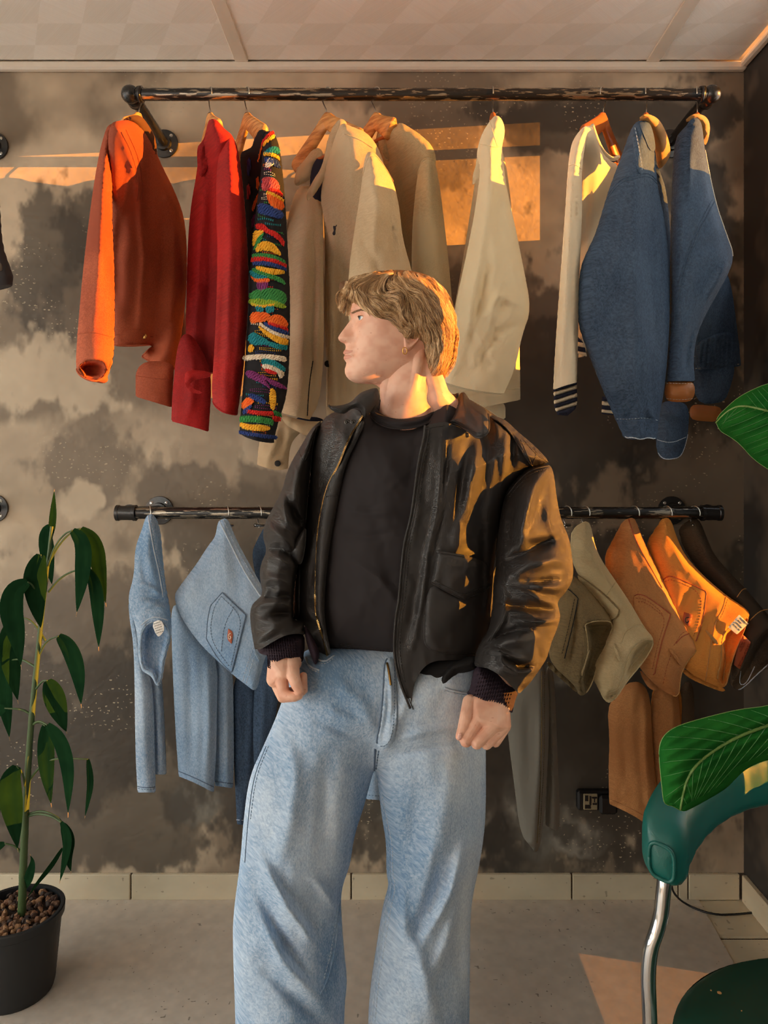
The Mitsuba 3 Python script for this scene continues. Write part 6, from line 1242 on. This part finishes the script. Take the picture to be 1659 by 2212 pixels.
LV = [ # petiole, blade, half width px, distance of the tip
    ('', '110,1160 114,1120 116,1085 117,1062', 7, 1.93), ('104,1222 118,1180 140,1152 156,1146', '156,1146 180,1172 178,1240 166,1322', 21, 1.85), ('106,1214 130,1172 160,1144 174,1142', '174,1142 204,1168 216,1240 228,1302', 17, 1.9),
    ('105,1278 130,1247 165,1230 190,1231', '190,1231 207,1268 212,1330 213,1397', 17, 1.86), ('', '112,1138 98,1150 100,1200 112,1262', 18, 2.02), ('98,1262 94,1215 88,1198', '88,1198 74,1240 78,1300 88,1356', 23, 1.88),
    ('91,1312 72,1264 60,1257', '60,1257 28,1275 22,1320 36,1372 45,1436', 24, 1.82), ('98,1384 70,1340 42,1333', '42,1333 20,1370 22,1430 38,1512', 22, 2.0), ('75,1440 45,1422 14,1428', '14,1428 4,1450 8,1520 20,1592', 22, 2.05),
    ('82,1420 100,1383 126,1374', '126,1374 150,1400 168,1450 175,1521', 21, 1.88), ('76,1490 92,1470 102,1470', '102,1470 112,1490 128,1540 143,1580', 21, 1.9), ('66,1560 85,1560 98,1568', '98,1566 98,1610 100,1670 110,1735', 18, 1.94), ('70,1566 84,1556 102,1566', '102,1566 130,1600 147,1660 147,1755', 20, 1.85),
    ('60,1690 90,1650 120,1637 190,1640', '190,1640 196,1690 190,1730 184,1762', 8, 1.9), ('56,1712 50,1670 36,1655', '36,1655 18,1690 28,1760 38,1832', 23, 1.9), ('56,1765 80,1757 110,1762 132,1776', '132,1776 147,1805 142,1850 130,1902', 10, 1.86), ('58,1760 90,1750 125,1764 136,1780', '136,1780 150,1815 146,1850 153,1882', 12, 1.88),
    ('', '135,1832 112,1870 80,1908 60,1938', 5, 1.84), ('', '52,1918 64,1890 72,1862 66,1848', 11, 1.9), ('52,1800 36,1748 0,1730', '0,1730 -20,1750 -30,1800 -28,1860', 20, 1.95), ('50,1850 36,1828 10,1822', '10,1822 -8,1830 -20,1850 -24,1880', 9, 1.95), ('68,1545 50,1532 10,1530', '10,1530 -20,1540 -34,1580 -36,1640', 18, 1.95)]
for pet, bl_, w, d in LV:
    q = np.array(pts(bl_)); i0 = np.argmin(np.hypot(*(np.array([[47, 1975], [52, 1822], [57, 1712], [68, 1548], [82, 1411], [93, 1301], [104, 1219], [112, 1137]]) - q[0]).T))
    d0 = 1.98 - .05 * i0 / 7
    dm = d0 + (d - d0) * .55
    path = px3(q, dm if pet else d0, d, 26)
    t_ = np.linspace(0, 1, 26)
    wid = w * d / F * np.sin(np.pi * np.clip(.04 + .96 * t_, 0, 1) ** .72) ** .85 + .0004
    side = (np.random.default_rng(int(w * 7 + q[0, 0])).uniform(-.5, .5), -1, .2)
    k_ = part(pl, 'leaf', blade(path, wid, .35, -.25, side), 'mat_leaf')
    if pet: part(k_, 'petiole', tube(px3(pts(pet), d0, dm, 16), np.linspace(.0034, .002, 16), 7), 'mat_stem')
    part(k_, 'dry_tip', tube(np.vstack([path[-1] + (path[-1] - path[-2]) * j * .7 for j in range(3)]), [.0009, .0006, .0003], 5), 'mat_leaf_dry')

# broad-leaved plant at the right edge, its pot outside the picture
bp = thing('broadleaf_plant', 'plant with two huge glossy green leaves reaching in from the right edge', 'plant')
def big_leaf(o, D, T, ribs_px, mid, fold):
    o = pts(o)
    rl = [(pts(r), 4, .0022) for r in ribs_px]
    lp = Pad(o, D, T, .05, step=6, folds=[(pts(mid), 9, fold)] + rl + [(pts(mid), 60, .012)], extra=lambda x, y: .0026 * np.sin((x * .45 + y * .9) / 4.2), back=-.85)
    k_ = part(bp, 'leaf', lp.mesh, 'mat_leaf_big')
    q = lp.line(pts(mid), .001, 5); part(k_, 'midrib', tube(q, np.linspace(.0016, .0042, len(q)), 8), 'mat_midrib')
    m = resample(chaikin(pts(mid), 2, False), 1.0); tn = np.gradient(m, axis=0); tn /= np.linalg.norm(tn, axis=1, keepdims=True)
    for f_ in np.linspace(.06, .9, 14):
        for sg in (-1, 1):
            i_ = int(f_ * (len(m) - 1)); d_ = tn[i_] * -.75 + np.array([-tn[i_][1], tn[i_][0]]) * sg * .66
            ln = LineString([m[i_], m[i_] + d_ * 60 + tn[i_] * -8, m[i_] + d_ * 150 + tn[i_] * -40]).intersection(lp.poly.buffer(-4))
            ln = max(getattr(ln, 'geoms', [ln]), key=lambda g: g.length) if not ln.is_empty else ln
            if ln.is_empty or ln.length < 25: continue
            v_ = lp.line(list(ln.coords), .0004, 6); part(k_, 'vein', tube(v_, np.linspace(.0010, .0003, len(v_)), 5), 'mat_leaf_vein')
    part(k_, 'leaf_edge', tube(U(lp.ring[:, 0], lp.ring[:, 1], lp.D[:len(lp.ring)]), .0009, 5), 'mat_midrib')
    return lp
big_leaf('1546,912 1552,898 1566,884 1592,860 1625,842 1659,828 1740,812 1840,830 1880,920 1840,1040 1740,1058 1659,1014 1625,990 1598,958 1572,940 1556,932', (1546, 910, 1.52, 1860, 930, 1.4), .03, ['1566,930 1600,905 1659,890', '1580,945 1620,925 1659,915', '1600,872 1620,855 1650,845'], '1546,914 1570,888 1602,874 1660,888 1740,905 1860,925', -.012)
big_leaf('1424,1640 1424,1612 1433,1590 1452,1574 1482,1562 1540,1546 1600,1532 1659,1526 1740,1500 1860,1500 1900,1560 1840,1620 1740,1628 1659,1640 1625,1652 1600,1668 1570,1700 1548,1714 1520,1730 1495,1744 1476,1753 1464,1748 1452,1740 1434,1738 1430,1700', (1430, 1700, 1.16, 1860, 1540, 1.22), .03, ['1610,1590 1616,1600 1620,1620', '1580,1600 1590,1612', '1640,1580 1644,1606'], '1470,1748 1476,1710 1490,1668 1530,1628 1590,1592 1659,1566 1740,1545 1860,1535', -.010)
base = np.array([.93, -.95, 0.])
for a_, b_ in ((P(1860, 925, 1.4), .02), (P(1860, 1535, 1.22), -.02)):
    s0 = base + [b_, b_, .2]
    c_ = np.array([s0, s0 * .6 + a_ * .4 + [.12, 0, .25], a_])
    part(bp, 'petiole', tube(chaikin(c_, 4, False), .006, 10), 'mat_stem')
part(bp, 'pot', lathe([(0, 0), (.1, 0), (.13, .22), (.135, .23), (.125, .23), (.12, .2), (0, .2)], 40, at=base), 'mat_pot', smooth=40)

# ------------------------------------------------------------------ green chair
ch = thing('vinyl_chair', 'round chair with curved teal vinyl backrest, dark green seat and chrome legs', 'chair')
SC, SR = np.array([.76, 1.16 - DW]), .31
def ring_at(a, r): return np.array([SC[0] + r * math.cos(a), SC[1] + r * math.sin(a)])
A = np.linspace(math.radians(154), math.radians(16), 60)
sec = []
for a in np.linspace(0, 2 * np.pi, 40, endpoint=False):
    e = 3.6
    sec.append((.040 * np.sign(np.cos(a)) * abs(np.cos(a)) ** (2 / e), .058 * np.sign(np.sin(a)) * abs(np.sin(a)) ** (2 / e)))
sec = np.array(sec)
V = []
for i, a in enumerate(A):
    u = abs(a - math.pi / 2) / math.radians(70)
    zc = .80 - .105 * min(u, 1.1) ** 1.6
    end = min(i, len(A) - 1 - i)
    sc_ = (1 - max(0, (3 - end) / 3) ** 2 * .5) if end < 3 else 1
    for du, dv in sec:
        wr = .001 * math.sin(a * 46) * math.exp(-((du / .04 + 1) ** 2) * 1.5)
        p2 = ring_at(a, SR + .012 + du * sc_ + wr)
        V.append([p2[0], p2[1], zc + dv * sc_ + .25 * du])
m_, n_ = len(A), len(sec)
i, k2 = np.meshgrid(np.arange(m_ - 1), np.arange(n_), indexing='ij')
a0, b0 = (i * n_ + k2).ravel(), (i * n_ + (k2 + 1) % n_).ravel()
Fc = np.vstack([np.stack([a0, b0, b0 + n_], 1), np.stack([a0, b0 + n_, a0 + n_], 1)])
V = np.array(V); c0, c1 = V[:n_].mean(0), V[-n_:].mean(0)
k2 = np.arange(n_)
Fc = np.vstack([Fc, np.stack([0 * k2 + len(V), (k2 + 1) % n_, k2], 1), np.stack([0 * k2 + len(V) + 1, (m_ - 1) * n_ + k2, (m_ - 1) * n_ + (k2 + 1) % n_], 1)])
bk = part(ch, 'backrest', trimesh.Trimesh(np.vstack([V, c0, c1]), Fc, process=False), 'mat_vinyl', label='teal vinyl backrest')
for a in (A[0], A[-1]):
    sgn = 1 if a > 1.5 else -1
    ee = [];
    for t in np.linspace(0, 2 * np.pi, 30, endpoint=False):
        du_ = .021 * np.sign(np.cos(t)) * abs(np.cos(t)) ** .6
        p2 = ring_at(a + sgn * .002, SR + .012 + du_)
        ee.append([p2[0], p2[1], .80 - .105 * .866 + .25 * du_ + .030 * np.sign(np.sin(t)) * abs(np.sin(t)) ** .6])
    part(bk, 'end_piping', tube(np.array(ee + ee[:1]), .0035, 8), 'mat_vinyl')
part(ch, 'seat', lathe([(0, .355), (SR - .03, .355), (SR - .008, .37), (SR, .395), (SR - .006, .43), (SR - .03, .449), (SR * .7, .458), (SR * .3, .462), (0, .463)], 72, at=(SC[0], SC[1], 0)), 'mat_vinyl_dark', label='dark green round seat')
def leg(a, r0, pts_):
    q = []
    for r, da, z in pts_:
        p2 = ring_at(a + da, r); q.append([p2[0], p2[1], z])
    return tube(chaikin(q, 3, False), .0128, 20)
for a in (math.radians(152), math.radians(18)):
    part(ch, 'leg', leg(a, SR, [(SR + .006, -.05, .71), (SR + .010, -.01, .655), (SR + .014, .012, .60), (SR + .035, .05, .54), (SR + .03, .06, .42), (SR + .02, .05, .2), (SR + .01, .05, .008)]), 'mat_chrome', label='bent chrome leg')
for a in (math.radians(225), math.radians(315)):
    part(ch, 'leg', leg(a, SR, [(SR - .08, 0, .36), (SR - .02, 0, .2), (SR - .01, 0, .008)]), 'mat_chrome')
part(ch, 'frame', tube(np.array([[*ring_at(t, SR - .045), .345] for t in np.linspace(0, 2 * np.pi, 60)]), .011, 12), 'mat_chrome')
for px_, py_, r_ in ((1554, 2143, .004), (1536, 2138, .0015), (1602, 2182, .0012)):
    x_, y_ = (px_ - CX) * .95 * 1600 / (py_ - CY) / F, .95 * 1600 / (py_ - CY) - DW
    part(ch, 'scuff', lathe([(0, 0), (r_, 0), (r_, .0006), (0, .001)], 9, at=(x_, y_, .4585)), 'mat_cord_tan')
# cable on the floor
k = thing('cable', 'thin black cable lying on the floor below the right end of the skirting', 'cable')
cp = pts('1458,1900 1462,1925 1482,1958 1540,1980 1600,1978 1659,1970 1700,1960')
part(k, 'cord', tube(chaikin([[(x - CX) * (EYE * F / (y - CY)) / F if y > 1945 else XR(x, 2.3), (EYE * F / (y - CY)) - DW if y > 1945 else -.07, .0045 if y > 1945 else .03 + (1945 - y) * .0013] for x, y in cp], 4, False), .0032, 8), 'mat_black_plastic')
